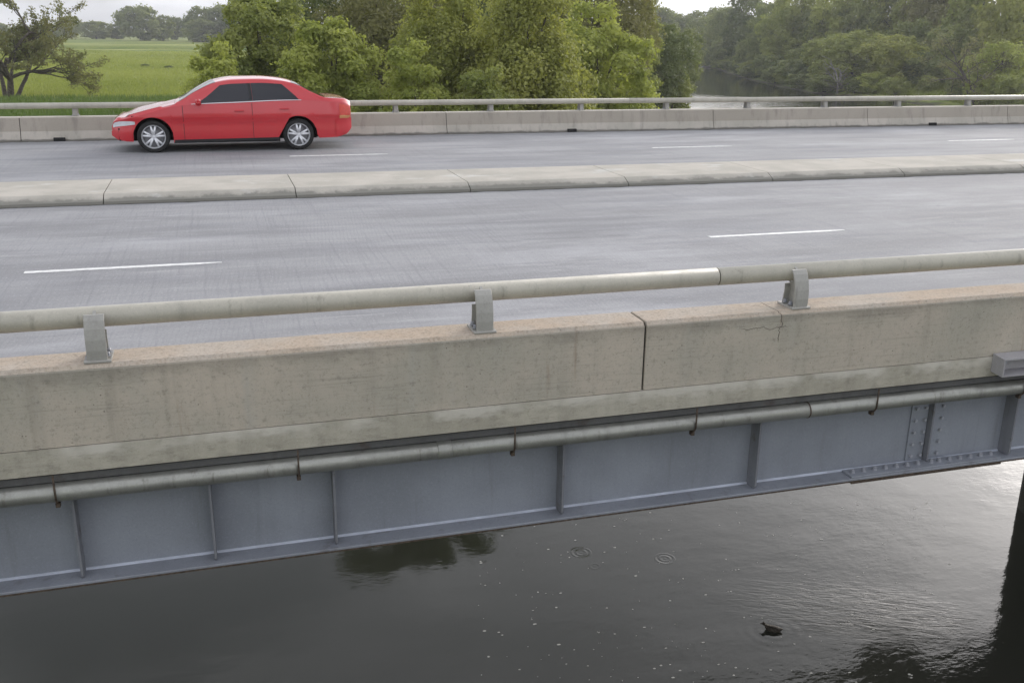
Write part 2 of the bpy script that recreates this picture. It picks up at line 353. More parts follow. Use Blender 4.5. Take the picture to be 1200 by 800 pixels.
# water: duck, rings
DUCK = on_z(905, 738, WZ); RINGS = [on_z(681, 647, WZ), on_z(779, 654, WZ), on_z(697, 663, WZ)]
def water_mat():
    b = NB('river_water'); P = b.pos()
    h = b.math('MULTIPLY', b.noise(b.map(P, (1, 1.6, 1)), .8, 4, .5), .55)
    h = b.math('ADD', h, b.math('MULTIPLY', b.noise(b.map(P, (1.3, 2.2, 1)), 4.5, 3, .55), .10))
    patch = b.ramp(b.noise(b.map(P, (.12, .2, 1)), 1, 4, .6), .40, .66, .35, 1.3)
    h = b.math('MULTIPLY', h, patch)
    def dist(c):
        v = b.n('ShaderNodeVectorMath', operation='DISTANCE'); b.l(P, v.inputs[0]); v.inputs[1].default_value = c; return v.outputs['Value']
    for c, rad, amp in ((RINGS[0], .27, .10), (RINGS[1], .25, .10), (RINGS[2], .15, .05)):
        d = dist(tuple(c)); win = b.math('MULTIPLY', b.ramp(d, rad*.9, rad*1.05, 1, 0), b.ramp(d, 0, rad*.6, .35, 1))
        h = b.math('ADD', h, b.math('MULTIPLY', b.math('MULTIPLY', b.math('COSINE', b.math('MULTIPLY', d, 2*math.pi/.11)), win), amp))
    # wake: choppy water fanning out behind the bird
    m1 = b.n('ShaderNodeMapping'); m1.vector_type = 'POINT'; b.l(P, m1.inputs[0])
    c0 = DUCK; ang = RAD(-17)
    v = b.n('ShaderNodeVectorMath', operation='SUBTRACT'); b.l(P, v.inputs[0]); v.inputs[1].default_value = tuple(c0+np.array([1.9, .3, 0]))
    r = b.n('ShaderNodeVectorRotate', rotation_type='Z_AXIS'); b.l(v.outputs[0], r.inputs['Vector']); r.inputs['Angle'].default_value = RAD(25)
    s = b.n('ShaderNodeVectorMath', operation='MULTIPLY'); b.l(r.outputs[0], s.inputs[0]); s.inputs[1].default_value = (1/3.2, 1/1.5, 0)
    ln = b.n('ShaderNodeVectorMath', operation='LENGTH'); b.l(s.outputs[0], ln.inputs[0])
    mask = b.ramp(ln.outputs['Value'], .35, 1.05, 1, 0)
    chop = b.noise(b.map(r.outputs[0], (1.3, 6.5, 1)), 1.7, 4, .6, .8)
    h = b.math('ADD', h, b.math('MULTIPLY', b.math('MULTIPLY', chop, mask), .5))
    rf_ = dist(tuple(on_z(838, 119, WZ))); rm_ = b.ramp(rf_, 6, 22, 1, 0)
    h = b.math('ADD', h, b.math('MULTIPLY', b.math('MULTIPLY', b.noise(b.map(P, (.5, .9, 1)), 1.0, 4, .6, .5), rm_), 9.0))
    d = dist(tuple(c0)); dw = b.math('MULTIPLY', b.ramp(d, .15, 1.1, 1, 0), b.math('SINE', b.math('MULTIPLY', d, 2*math.pi/.22)))
    h = b.math('ADD', h, b.math('MULTIPLY', dw, .035))
    col = b.mix(b.ramp(b.noise(b.map(P, (.1, .2, 1)), 1, 4), .35, .65), (.032, .034, .024), (.044, .045, .036))
    b.bsdf(col, .045, 0, b.bump(h, .42, .06), .5, IOR=1.333); return b.m
WX = axis(-80, 200, 8, 240); 
wm = MB(); wm.add([(-90, -160, WZ), (260, -160, WZ), (260, 430, WZ), (-90, 430, WZ)], [(0, 1, 2, 3)])
tag(wm.build('river_water', water_mat()), 'dark calm river water', kind='structure')

# ------------------------------------------------------------------ bridge deck
X0, X1 = -34.0, 62.0
YO = 5.574            # outer face of near parapet
deck = MB().prism([(5.564, -.14), (5.564, .012), (5.95, .012), (5.95, -.006), (22.18, -.006), (22.18, .012), (22.60, .012), (22.60, -.14), (22.2, -.17), (6.0, -.17)], X0, X1)
tag(deck.build('bridge_deck', M['slab']), 'weathered concrete slab edge under the near parapet', kind='structure')
rn = MB().box(X0, X1, 5.99, 13.975, -.005, 0).build('road_near', M['road']); tag(rn, 'near grey concrete carriageway of the bridge', kind='structure')
rf = MB().box(X0, X1, 15.565, 22.11, -.005, 0).build('road_far', M['road']); tag(rf, 'far grey concrete carriageway of the bridge', kind='structure')
def dash_mesh(seed, w=.10):
    rnd = random.Random(seed); n = 26; m = MB(); top = []; bot = []
    for i in range(n+1):
        t = i/n; wear = .03*max(0, t-.85)/.15
        top.append((1.83*t, w/2-rnd.random()*.008-wear, 0)); bot.append((1.83*t, -w/2+rnd.random()*.008+wear*.7, 0))
    for i in range(n):
        a, b_, c, d = bot[i], bot[i+1], top[i+1], top[i]
        m.add([(q[0], q[1], .004) for q in (a, b_, c, d)]+[(q[0], q[1], 0.0005) for q in (a, b_, c, d)], [(0, 1, 2, 3), (0, 4, 5, 1), (3, 2, 6, 7)])
    return m.mesh('lane_dash')
dmn, dmf = dash_mesh(1, .09), dash_mesh(2, .085)
for k in range(-3, 7):
    o = link('lane_dash', dmn, M['paint'], rn); o.location = (-1.838+7.315*k, 10.13, 0)
    o = link('lane_dash', dmf, M['paint'], rf); o.location = (1.339+7.315*k, 18.71, 0)
# drains in the far gutter
for x in (-3.0, 8.13, 18.28):
    d = MB().box(x-.11, x+.11, 22.055, 22.2, .002, .075, .006).build('drain_opening', M['black'], rf)
# gutter dirt strips are thin sheets of real grime
g = MB()
rg = random.Random(5); xs = np.arange(X0, X1, .25)
def grime(name, ya, yb, sgn, parent, seed, z=.003):
    rnd = random.Random(seed); m = MB(); pts = []
    for x in np.arange(-9, 30, .16): pts.append((x, ya, ya+sgn*(abs(yb-ya)*(.25+.75*rnd.random()**1.6))))
    for (xa, a, b_), (xb, c, d) in zip(pts, pts[1:]): m.add([(xa, a, z), (xb, c, z), (xb, d, z), (xa, b_, z)], [(0, 1, 2, 3)])
    return m.build(name, M['tar'], parent)
grime('gutter_dirt', 22.10, 21.98, -1, rf, 3); grime('gutter_dirt', 13.97, 13.89, -1, rn, 4)

# median: kerbed concrete strip in cast panels
md = empty('median', (0, 0, 0)); tag(md, 'low kerbed concrete median between the two carriageways', kind='structure')
med_prof = [(13.96, 0), (13.968, .04), (14.135, .119), (14.155, .123), (15.50, .123), (15.54, .112), (15.575, 0)]
def median_mat():
    b = NB('median_face_concrete'); P = b.pos(); z = b.sep(P)[2]; N = b.sep(b.geo.outputs['Normal'])
    col = b.mix(b.ramp(b.noise(P, 1.4, 6, .6), .35, .65), (.415, .392, .34), (.50, .468, .41))
    col = b.mix(b.ramp(b.noise(b.map(P, (.9, 2, 1), (2, 8, 1)), 1.0, 6, .65), .57, .68, 0, .7), col, (.6, .6, .57))
    tar = b.math('ADD', z, b.math('MULTIPLY', b.math('SUBTRACT', b.noise(b.map(P, (1.6, 1, 3)), 1.6, 7, .75), .5), .16))
    col = b.mix(b.ramp(tar, .055, .085, .7, 0), col, (.12, .12, .105))
    col = b.mix(b.math('MULTIPLY', b.ramp(tar, .055, .115, .55, 0), 1.0), col, (.235, .23, .20))
    f = b.noise(P, 70, 4, .7); col = b.mix(b.ramp(f, .5, .75, 0, .3), col, (.2, .19, .17))
    b.bsdf(col, .9, 0, b.bump(b.math('ADD', f, b.noise(P, 10, 5)), .4, .008), .25); return b.m
mm = median_mat()
mj = [-1.46+2.52*k for k in range(-5, 14)]
pm = MB().prism(med_prof, .006, 2.514, .004).mesh('median_panel')
for x in mj:
    o = link('median_panel', pm, mm, md); o.location = (x, 0, 0)
MB().box(X0, mj[0]-.006, 13.98, 15.56, 0, .12).build('median_run', mm, md); MB().box(mj[-1]+2.526, X1, 13.98, 15.56, 0, .12).build('median_run', mm, md)

# ------------------------------------------------------------------ parapets
def pink(b_src='parapet'):
    b = NB('parapet_weathered'); P = b.pos(); N = b.sep(b.geo.outputs['Normal']); x, y, z = b.sep(P)
    c = (.255, .243, .205)
    col = b.mix(b.ramp(b.noise(P, .9, 5, .6), .34, .66), (.41, .385, .32), (.52, .46, .38))
    st = b.noise(b.map(P, (7, 7, .55)), 1.0, 6, .62); col = b.mix(b.ramp(st, .48, .76, 0, .3), col, (.19, .175, .14))
    st2 = b.noise(b.map(P, (5, 5, .35), (7, 3, 1)), 1.0, 4, .55); col = b.mix(b.ramp(st2, .54, .74, 0, .5), col, (.43, .415, .37))
    rs = b.noise(b.map(P, (9, 9, .9), (1, 3, 8)), 1.0, 4, .6); col = b.mix(b.ramp(rs, .62, .76, 0, .5), col, (.26, .17, .11))
    gr = b.noise(b.map(P, (2.4, 2.4, 75)), 1.0, 5, .65)
    col = b.mix(b.math('MULTIPLY', b.ramp(gr, .5, .74, 0, .32), b.ramp(b.noise(P, 1.3, 3), .35, .6, .15, 1)), col, (.17, .165, .14))
    dk = b.math('ADD', z, b.math('MULTIPLY', b.math('SUBTRACT', b.noise(b.map(P, (2.5, 1, 5)), 1.3, 5, .65), .5), .3))
    col = b.mix(b.ramp(dk, .36, .47, 0, .35), col, (.165, .15, .125))
    # gritty pinkish aggregate on the flat top
    top = b.mix(b.ramp(b.noise(P, 2.0, 5, .6), .35, .65), (.52, .425, .33), (.53, .47, .40))
    top = b.mix(b.ramp(b.noise(P, 55, 4, .75), .45, .7, 0, .55), top, (.27, .2, .15))
    top = b.mix(b.ramp(b.noise(b.map(P, (1, 1, 1), (3, 3, 3)), 75, 3, .7), .56, .72, 0, .5), top, (.62, .56, .48))
    top = b.mix(b.ramp(b.noise(b.map(P, (.8, 3, 1)), 1.3, 5, .65), .56, .7, 0, .6), top, (.33, .31, .27))
    col = b.mix(b.ramp(N[2], .45, .8), col, top)
    fine = b.noise(P, 90, 4, .7); col = b.mix(b.ramp(fine, .55, .75, 0, .4), col, (.10, .095, .08))
    pit = b.n('ShaderNodeTexVoronoi'); b.l(P, pit.inputs['Vector']); pit.inputs['Scale'].default_value = 24
    ph = b.math('MULTIPLY', b.ramp(pit.outputs['Distance'], .05, .14, 1, 0), b.ramp(b.noise(P, 6, 3), .52, .62))
    col = b.mix(b.math('MULTIPLY', ph, .75), col, (.06, .055, .045))
    wv = b.n('ShaderNodeTexNoise'); b.l(P, wv.inputs['Vector']); wv.inputs['Scale'].default_value = 6; wv.inputs['Detail'].default_value = 6
    vm = b.n('ShaderNodeVectorMath', operation='MULTIPLY_ADD'); b.l(wv.outputs['Color'], vm.inputs[0]); vm.inputs[1].default_value = (.3, .3, .3); b.l(P, vm.inputs[2])
    vo = b.n('ShaderNodeTexVoronoi', feature='DISTANCE_TO_EDGE'); b.l(vm.outputs[0], vo.inputs['Vector']); vo.inputs['Scale'].default_value = 1.7
    cx0 = float(on_y(914, 385, YO)[0])
    zig = b.math('MULTIPLY_ADD', b.noise(b.map(P, (.01, .01, 1)), 16, 5, .7), .10, x)
    ck = b.math('MULTIPLY', b.ramp(b.math('ABSOLUTE', b.math('SUBTRACT', zig, cx0+.05)), .0012, .0045, 1, 0), b.ramp(z, .26, .30))
    zig2 = b.math('MULTIPLY_ADD', b.noise(b.map(P, (1, .01, .01)), 9, 5, .7), .10, z)
    ck2 = b.math('MULTIPLY', b.ramp(b.math('ABSOLUTE', b.math('SUBTRACT', zig2, .43)), .001, .004, .8, 0), b.math('MULTIPLY', b.ramp(x, cx0-.32, cx0-.26), b.ramp(x, cx0+.02, cx0+.08, 1, 0)))
    ck = b.math('ADD', ck, ck2)
    vk = b.math('MULTIPLY', b.ramp(vo.outputs['Distance'], 0, .004, 1, 0), b.ramp(b.noise(P, 2.1, 3), .60, .66)); ck = b.math('ADD', ck, b.math('MULTIPLY', vk, .25))
    md_ = b.noise(P, 26, 5, .75); col = b.mix(b.ramp(md_, .5, .72, 0, .4), col, (.15, .14, .115))
    md2 = b.noise(b.map(P, (1, 1, 1), (6, 6, 6)), 34, 4, .75); col = b.mix(b.ramp(md2, .54, .74, 0, .45), col, (.46, .43, .38))
    col = b.mix(b.math('MULTIPLY', b.math('MINIMUM', ck, 1.0), .8), col, (.05, .045, .035))
    h = b.math('ADD', b.math('ADD', fine, b.noise(P, 18, 4)), b.math('MULTIPLY', ck, -1.5))
    b.bsdf(col, .9, 0, b.bump(h, .4, .006), .25); return b.m
M['parapet'] = pink()
np_prof = [(YO, .017), (YO, .455), (YO+.004, .464), (YO+.026, .486), (5.835, .486), (5.85, .478), (5.885, .22), (6.015, .06), (6.02, .001), (5.952, .001), (5.95, .017)]
fp_prof = [(22.10, .002), (22.105, .045), (22.16, .19), (22.165, .20), (22.215, .458), (22.235, .474), (22.52, .474), (22.535, .46), (22.535, .014), (22.18, .014)]
def panels(root, prof, joints, mat):
    for a, b_ in zip(joints, joints[1:]):
        MB().prism(prof, a+.007, b_-.007, .005).build('panel', mat, root)
        MB().prism([(p[0]*.90+.10*(prof[0][0]+.2), p[1]*.94+.012) for p in prof], b_-.0069, b_+.0069).build('joint_filler', M['black'], root)
np_root = empty('bridge_parapet', (2.6, 5.78, 0), label='near concrete parapet with pinkish worn top, streaked face and one open joint', cat='parapet')
def rebase(root):
    for c in root.children: c.location = -root.location+c.location if False else c.location
# parts are modelled in world coordinates, so each root's shift is undone on its children
def settle(root):
    L = Vector(root.location)
    for c in root.children: c.location = Vector(c.location)-L
panels(np_root, np_prof, [2.605+4.44*k for k in range(-6, 8)], M['parapet']); settle(np_root)
fp_root = empty('bridge_parapet', (8, 22.3, 0), label='far sloped concrete barrier beyond the red car with dark vertical joints', cat='parapet')
fj = [-25.9, -21.46, -17.02, -12.6, -8.16, -3.72, .70, 5.12, 11.86, 16.30, 20.74, 25.2, 29.6, 34.1, 38.5, 43]
M['barrier'] = concrete('barrier_concrete', (.40, .385, .35), (.50, .475, .435), .4, .3, .3, (.475, .02, (.66, .62, .55)))
def barrier_mat():
    b = NB('barrier_weathered'); P = b.pos(); z = b.sep(P)[2]
    col = b.mix(b.ramp(b.noise(P, 1.0, 5, .6), .35, .65), (.43, .405, .35), (.53, .49, .43))
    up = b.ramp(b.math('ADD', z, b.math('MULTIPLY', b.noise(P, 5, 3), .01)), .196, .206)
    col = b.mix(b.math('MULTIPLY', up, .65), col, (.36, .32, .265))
    st = b.noise(b.map(P, (7, 7, .8)), 1, 5, .6); col = b.mix(b.ramp(st, .5, .74, 0, .5), col, (.22, .2, .175))
    dt = b.math('ADD', z, b.math('MULTIPLY', b.math('SUBTRACT', b.noise(b.map(P, (2, 2, 4)), 1.5, 5), .5), .1))
    col = b.mix(b.ramp(dt, .02, .06, .8, 0), col, (.15, .145, .13))
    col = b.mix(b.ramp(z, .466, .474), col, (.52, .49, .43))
    f = b.noise(P, 60, 4, .7); col = b.mix(b.ramp(f, .52, .75, 0, .3), col, (.17, .16, .14))
    b.bsdf(col, .9, 0, b.bump(f, .3, .006), .25); return b.m
panels(fp_root, fp_prof, fj, barrier_mat()); settle(fp_root)

# ------------------------------------------------------------------ railings
def ellipse(cy, cz, ry, rz, n=24): return [(cy+ry*math.cos(2*math.pi*i/n), cz+rz*math.sin(2*math.pi*i/n)) for i in range(n)]
# one cast post, local: y = 0 at the outer plate foot, growing towards the road; z = 0 at the parapet top
def post_meshes():
    front = [(0.0, .014), (-.004, .07), (.0, .13), (.014, .19), (.034, .235), (.058, .262)]
    back = [(.165, .014), (.158, .06), (.150, .10), (.152, .15)]
    t = .014; fm = MB()
    out = front; inn = [(y+t, z-.003) for y, z in front]
    prof = out+inn[::-1]
    def strip(path, th, w):
        m = MB(); n = len(path); vs = []
        for (y, z) in path:
            for x, yy in ((-w/2+.004, y), (w/2-.004, y), (w/2, y+.004 if th > 0 else y-.004), (w/2, y+th), (-w/2, y+th), (-w/2, y+.004 if th > 0 else y-.004)): vs.append((x, yy, z))
        fs = []
        for i in range(n-1):
            for j in range(6): a = i*6+j; b_ = i*6+(j+1) % 6; fs.append((a, b_, b_+6, a+6))
        fs += [tuple(range(5, -1, -1)), tuple((n-1)*6+j for j in range(6))]
        return m.add(vs, fs)
    f = strip(front, .014, .108); bk = strip(back, -.012, .095)
    # web: filled plate between both flanges, with the cradle of the rail cut out of its top
    wp = [(y+.012, z) for y, z in front] + [(.075, .25)]
    for a in range(132, 301, 24): wp.append((.155+.064*math.cos(RAD(a)), .224+.064*math.sin(RAD(a))))
    wp += [(y-.010, z) for y, z in back[::-1]]
    web = MB(); n = len(wp)
    web.add([(-.009, y, z) for y, z in wp]+[(.009, y, z) for y, z in wp], [tuple(range(n)), tuple(range(2*n-1, n-1, -1))]+[(i, (i+1) % n, n+(i+1) % n, n+i) for i in range(n)])
    base = MB().box(-.072, .072, -.012, .182, .0005, .014, .003)
    bolt = MB().lathe([(0.0, .03), (.010, .03), (.013, .026), (.013, .012), (.019, .012), (.019, .009), (0, .009)], (0, 0, 0.002), 'z', 8, False)
    return {k: m.mesh(k) for k, m in dict(front_plate=f, back_plate=bk, web=web, base_plate=base, bolt=bolt).items()}
PM = post_meshes()
pad_m = plain('grout_pad', (.42, .42, .40), .9, 0, .2, 25, .3)
padmesh = MB().prism([(-.03, 0), (-.03, .004), (.2, .004), (.2, 0)], -.09, .09).mesh('grout_pad')
def railing(root, xs, yfoot, ztop, sgn, xa, xb, splits, rail_y, rail_z):
    L = Vector(root.location)
    for x in xs:
        p = link('post', PM['web'], M['post'], root); p.location = Vector((x, yfoot, ztop))-L; p.scale = (1, sgn, 1)
        for k in ('front_plate', 'back_plate', 'base_plate'): link(k, PM[k], M['post'], p)
        for bx, by in ((-.05, .05), (.05, .05), (-.05, .12), (.05, .12)):
            b_ = link('bolt', PM['bolt'], M['bolt'], p); b_.location = (bx, by, .012)
    cuts = [xa]+splits+[xb]
    for a, b_ in zip(cuts, cuts[1:]):
        o = MB().prism(ellipse(rail_y, rail_z, .062, .060), a+.003, b_-.003, .003, True).build('rail_tube', M['rail'], root); o.location = -L
    for s in splits:
        o = MB().prism(ellipse(rail_y, rail_z, .056, .054), s-.02, s+.02, 0, True).build('rail_sleeve', M['black'], root); o.location = -L
nr = empty('bridge_railing', (2.6, 5.7, .486), label='near round metal rail on curved posts bolted to the parapet top', cat='railing')
NPX = [-.709+2.238*k for k in range(-5, 12)]
railing(nr, NPX, 5.604, .4865, 1, -14, 26, [-5.6, 3.19, 12.0], 5.758, .712)
fr = empty('bridge_railing', (8, 22.4, .474), label='far round metal rail on short posts in front of the trees', cat='railing')
FPX_ = [-2.682+2.229*k for k in range(-7, 20)]
railing(fr, FPX_, 22.515, .4745, -1, -24, 42, [-15, -4.1, 9.67, 23.0], 22.36, .69)

# ------------------------------------------------------------------ steel girders
def girder(y, label, detail):
    root = empty('steel_girder', (2.6, y, -.9), label=label, cat='girder', group=None)
    L = Vector(root.location)
    def fin(o): o.location = -L; return o
    fin(MB().box(X0, X1, y-.007, y+.007, -.884, -.2125 if detail else -.185).build('web', M['girder'], root))
    fin(MB().box(X0, X1, y-.157, y+.157, -.911, -.8845, .003).build('bottom_flange', M['flange'], root))
    fin(MB().box(X0, X1, y-(.168 if detail else .14), y+.14, -.212 if detail else -.1845, -.1705).build('top_flange', M['flange_shade'] if detail else M['girder'], root))  # near flange widened and painted dark as the shade band above the pipe
    if not detail: return root
    fin(MB().box(X0, X1, y-.1595, y-.1572, -.9105, -.899).build('flange_edge', M['rust'], root))
    fin(MB().prism([(y-.0075, -.884), (y-.0185, -.884), (y-.0165, -.876), (y-.0075, -.871)], X0, X1, 0).build('weld_bead', M['weld'], root))
    sx = [-.947, -.18, .566, 2.099, 3.587, 5.118, 5.848] + [-.947-.75*k for k in range(1, 6)] + [5.848+1.5*k for k in range(1, 5)]
    sm = MB().prism([(-.008, -.883), (-.008, -.2135), (-.125, -.2135), (-.125, -.86), (-.105, -.883)], -.007, .007).mesh('stiffener')
    for x in sx:
        o = link('stiffener', sm, M['stiff'] if x < 4 else M['flange'], root); o.location = Vector((x, y, 0))-L
        if abs(x-5.118) < .01: o.scale = (1, .55, 1)
    # bolted splice
    xa, xb = 4.385, 5.752
    fin(MB().box(xa, xb, y-.15, y-.024, -.884, -.870, .002).build('splice_plate', M['flange'], root))
    fin(MB().box(xa, xb, y-.156, y+.156, -.927, -.9115, .002).build('splice_plate', M['rust'], root))
    pa = on_y(1064, 505, y)[0]; pb = on_y(1100, 505, y)[0]
    fin(MB().box(pa-.005, 5.105, y-.019, y-.008, -.862, -.225, .002).build('splice_plate', M['girder'], root))
    fin(MB().box(5.131, pb+.085, y-.019, y-.008, -.862, -.225, .002).build('splice_plate', M['girder'], root))
    hex_y = MB().lathe([(.0, -.014), (.012, -.014), (.0135, -.011), (.0135, 0), (.019, 0), (.019, .003), (0, .003)], (0, 0, 0), 'y', 8, False).mesh('bolt')
    hex_z = MB().lathe([(.0, .026), (.010, .026), (.0135, .022), (.0135, .010), (.0185, .010), (.0185, .0), (.021, 0), (.021, -.002), (0, -.002)], (0, 0, 0), 'z', 8, False).mesh('bolt')
    for i in range(14):
        x = xa+.05+(xb-xa-.1)*i/13
        if min(abs(x-5.118), abs(x-5.848)) < .02: x += .025
        o = link('bolt', hex_z, M['bolt'], root); o.location = Vector((x, y-.085, -.868))-L
    for px in (1068.5, 1079, 1098.5):
        x = on_y(px, 505, y)[0]
        for k in range(7):
            o = link('bolt', hex_y, M['bolt'], root); o.location = Vector((x, y-.0225, -.825+.098*k))-L
    return root
girder(5.79, 'near blue-grey steel girder with bolted splice and upright stiffeners', True)
gn = ['second', 'third', 'fourth', 'fifth', 'sixth', 'seventh']
for i in range(6): girder(5.79+(22.32-5.79)*(i+1)/7, gn[i]+' plain blue-grey steel girder back from the near one', False)
girder(22.32, 'farthest blue-grey steel girder under the far barrier', False)

# ------------------------------------------------------------------ pipe
PY, PZ, PR = 5.614, -.272, .0565
pr = empty('utility_pipe', (2.6, PY, PZ), label='grey galvanised pipe hung along the near girder below the slab edge', cat='pipe')
def off(o, root=pr): o.location = Vector(o.location)-Vector(root.location); return o
cuts = [X0, -6.0, 1.26, 3.91, 9.4, X1]
for a, b_ in zip(cuts, cuts[1:]):
    off(MB().prism(ellipse(PY, PZ, PR, PR), a+.001, b_-.001, .002, True).build('pipe_section', M['pipe'], pr))
off(MB().prism(ellipse(PY, PZ, PR+.004, PR+.004), 1.216, 1.306, .003, True).build('coupling', M['pipe'], pr))
off(MB().prism(ellipse(PY, PZ, PR+.003, PR+.003), 3.906, 3.914, .001, True).build('coupling', M['rust'], pr))
hb = MB()
hb.tube([(0, -(PR+.008), .13), (0, -(PR+.008), 0)]+[(0, (PR+.008)*math.cos(a), (PR+.008)*math.sin(a)) for a in np.linspace(math.pi, 2*math.pi, 10)]+[(0, PR+.008, .13)], .006, 6)
hb.box(-.012, .012, -.03, .005, -(PR+.03), -(PR+.005))
hm = hb.mesh('hanger')
hx = [-1.011, .347, 1.716, 3.007, 4.451, 5.77] + [-1.026-1.4*k for k in range(1, 5)] + [5.86+1.4*k for k in range(1, 5)]
for x in hx:
    o = link('hanger', hm, M['rust'], pr); o.location = (x, PY, PZ); off(o)

# steel bracket on the slab edge at the right
bx = 5.425
br = empty('steel_bracket', (bx, 5.5, -.1), label='pale galvanised open steel box fixed to the slab edge at right', cat='bracket')
bo = MB(); pth = [(5.445, .028), (5.562, .040), (5.562, -.085), (5.445, -.10)]
bo.prism([(5.443, .018), (5.5615, .030), (5.5615, .040), (5.443, .028)], bx, bx+.9)
bo.prism([(5.443, -.108), (5.5615, -.10), (5.5615, -.09), (5.443, -.098)], bx, bx+.9)
bo.prism([(5.443, -.0975), (5.5615, -.0895), (5.5615, .0295), (5.443, .0175)], bx, bx+.012)
bo.prism([(5.545, -.0885), (5.5612, -.0885), (5.5612, .0275), (5.545, .0265)], bx+.0125, bx+.9)
off(bo.build('channel', M['brack'], br), br)
for x in (bx+.1, bx+.3, bx+.5):
    o = link('bolt', bpy.data.meshes.get('bolt.001') or bpy.data.meshes['bolt'], M['bolt'], br); o.location = (x, 5.543, -.03); off(o, br)

# ------------------------------------------------------------------ pier
pw = on_z(1189.5, 596, WZ)
pi = empty('bridge_pier', (float(pw[0])+.7, 14, WZ), label='shade-darkened concrete wall pier standing in the river at the right edge', cat='pier')
px0 = float(pw[0]); pyf = float(pw[1])
def stadium(x0, x1, y0, y1, n=8):
    r = (x1-x0)/2; cx = (x0+x1)/2; return [(cx+r*math.cos(a), y1-r+r*math.sin(a)) for a in np.linspace(0, math.pi, n)]+[(cx+r*math.cos(a), y0+r+r*math.sin(a)) for a in np.linspace(math.pi, 2*math.pi, n)]
def vprism(m, pts, z0, z1, smooth=False):
    n = len(pts); return m.add([(x, y, z0) for x, y in pts]+[(x, y, z1) for x, y in pts], [(i, (i+1) % n, n+(i+1) % n, n+i) for i in range(n)]+[tuple(range(n-1, -1, -1)), tuple(range(n, 2*n))], smooth)
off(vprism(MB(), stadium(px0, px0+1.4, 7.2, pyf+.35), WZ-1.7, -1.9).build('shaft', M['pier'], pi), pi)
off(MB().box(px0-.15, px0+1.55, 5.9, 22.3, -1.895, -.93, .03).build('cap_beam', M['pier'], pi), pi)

# ------------------------------------------------------------------ trees
LEAF = {
 'bright': leaf('leaf_bright_green', (.19, .235, .05), (.46, .48, .14), .42),
 'yellow': leaf('leaf_yellow_green', (.18, .21, .045), (.40, .40, .12), .42),
 'mid': leaf('leaf_mid_green', (.15, .19, .05), (.37, .385, .12), .4),
 'dark': leaf('leaf_dark_green', (.075, .105, .035), (.19, .22, .075), .35),
 'brown': leaf('leaf_brownish_green', (.125, .125, .05), (.27, .26, .11), .4),
 'russet': leaf('leaf_russet', (.10, .135, .045), (.24, .215, .09), .4),
 'far': leaf('leaf_distant', (.07, .10, .04), (.29, .315, .11), .4),
}
BARK = plain('bark_grey_brown', (.10, .085, .07), .95, 0, .35, 5, .6)
BARKP = plain('bark_pale', (.30, .28, .25), .9, 0, .3, 4, .4)
def leaves_mesh(name, C, Rr, center, n, L, rng, droop=.0, sparse=0.0):
    """C clump centres, Rr clump radii; n leaves of length L spread over the clump shells."""
    k = rng.choice(len(C), n, p=(Rr**2)/(Rr**2).sum())
    d = rng.normal(size=(n, 3)); out = C[k]-center; out /= np.linalg.norm(out, axis=1, keepdims=True)+1e-6
    d /= np.linalg.norm(d, axis=1, keepdims=True); d = d+out*.45+np.array([0, 0, .2]); d /= np.linalg.norm(d, axis=1, keepdims=True)
    rad = Rr[k]*(.55+.5*rng.random(n)**.7)*(1+.16*rng.normal(size=n))
    wob = 1+.22*np.sin(d[:, 0]*5+k)*np.cos(d[:, 1]*5+k*1.7)+.12*np.sin(d[:, 2]*9+k)
    P = C[k]+d*(rad*wob)[:, None]*np.array([1, 1, .82])
    P[:, 2] -= droop*np.abs(rng.normal(size=n))*Rr[k]*.5
    nrm = d*.9+rng.normal(size=(n, 3))*.55+np.array([0, 0, .35]); nrm /= np.linalg.norm(nrm, axis=1, keepdims=True)
    a = np.cross(nrm, rng.normal(size=(n, 3))); a[:, 2] -= droop; a -= nrm*(a*nrm).sum(1, keepdims=True); a /= np.linalg.norm(a, axis=1, keepdims=True)
    b = np.cross(nrm, a); l = (L*(.6+.8*rng.random(n)))[:, None]
    V = np.stack([P-a*l*.5, P+b*l*.3+nrm*l*.06, P+a*l*.5, P-b*l*.3+nrm*l*.06], 1).reshape(-1, 3)
    F = np.arange(n*4).reshape(-1, 4)
    ck = rng.random(len(C)); hgt = 0
    t = np.clip(.55*ck[k]+.45*rng.random(n), 0, 1)
    return np_mesh(name, V, F, False, np.repeat(t, 4))
def crown_clumps(rng, R, H, n, low=.12, shape='round'):
    """clump centres through an ellipsoid-like crown whose base is the ground"""
    g = math.pi*(3-5**.5); C = []; S = []
    for i in range(n):
        zz = 1-2*(i+.5)/n; r = math.sqrt(1-zz*zz); th = g*i+rng.random()*.8
        q = .62+.34*rng.random()
        if shape == 'cone': r *= (1.08-.55*(zz+1)/2)
        if shape == 'vase': r *= (.6+.5*(zz+1)/2)
        x, y = r*math.cos(th)*q*R, r*math.sin(th)*q*R
        z = H*(low+(1-low)*(.5+.5*zz*q*1.02))
        C.append((x, y, z)); S.append((.20+.16*rng.random())*R)
    for i in range(n//4):
        v = rng.normal(size=3); v /= np.linalg.norm(v); q = .45*rng.random()
        C.append((v[0]*q*R, v[1]*q*R, H*(low+(1-low)*(.5+.5*v[2]*q)))); S.append(.34*R)
    C = np.array(C); S = np.array(S); top = (C[:, 2]+S*.85) > H
    C[top, 2] = H-S[top]*.85; C[:, 2] = np.maximum(C[:, 2], S*.55)
    return C, S
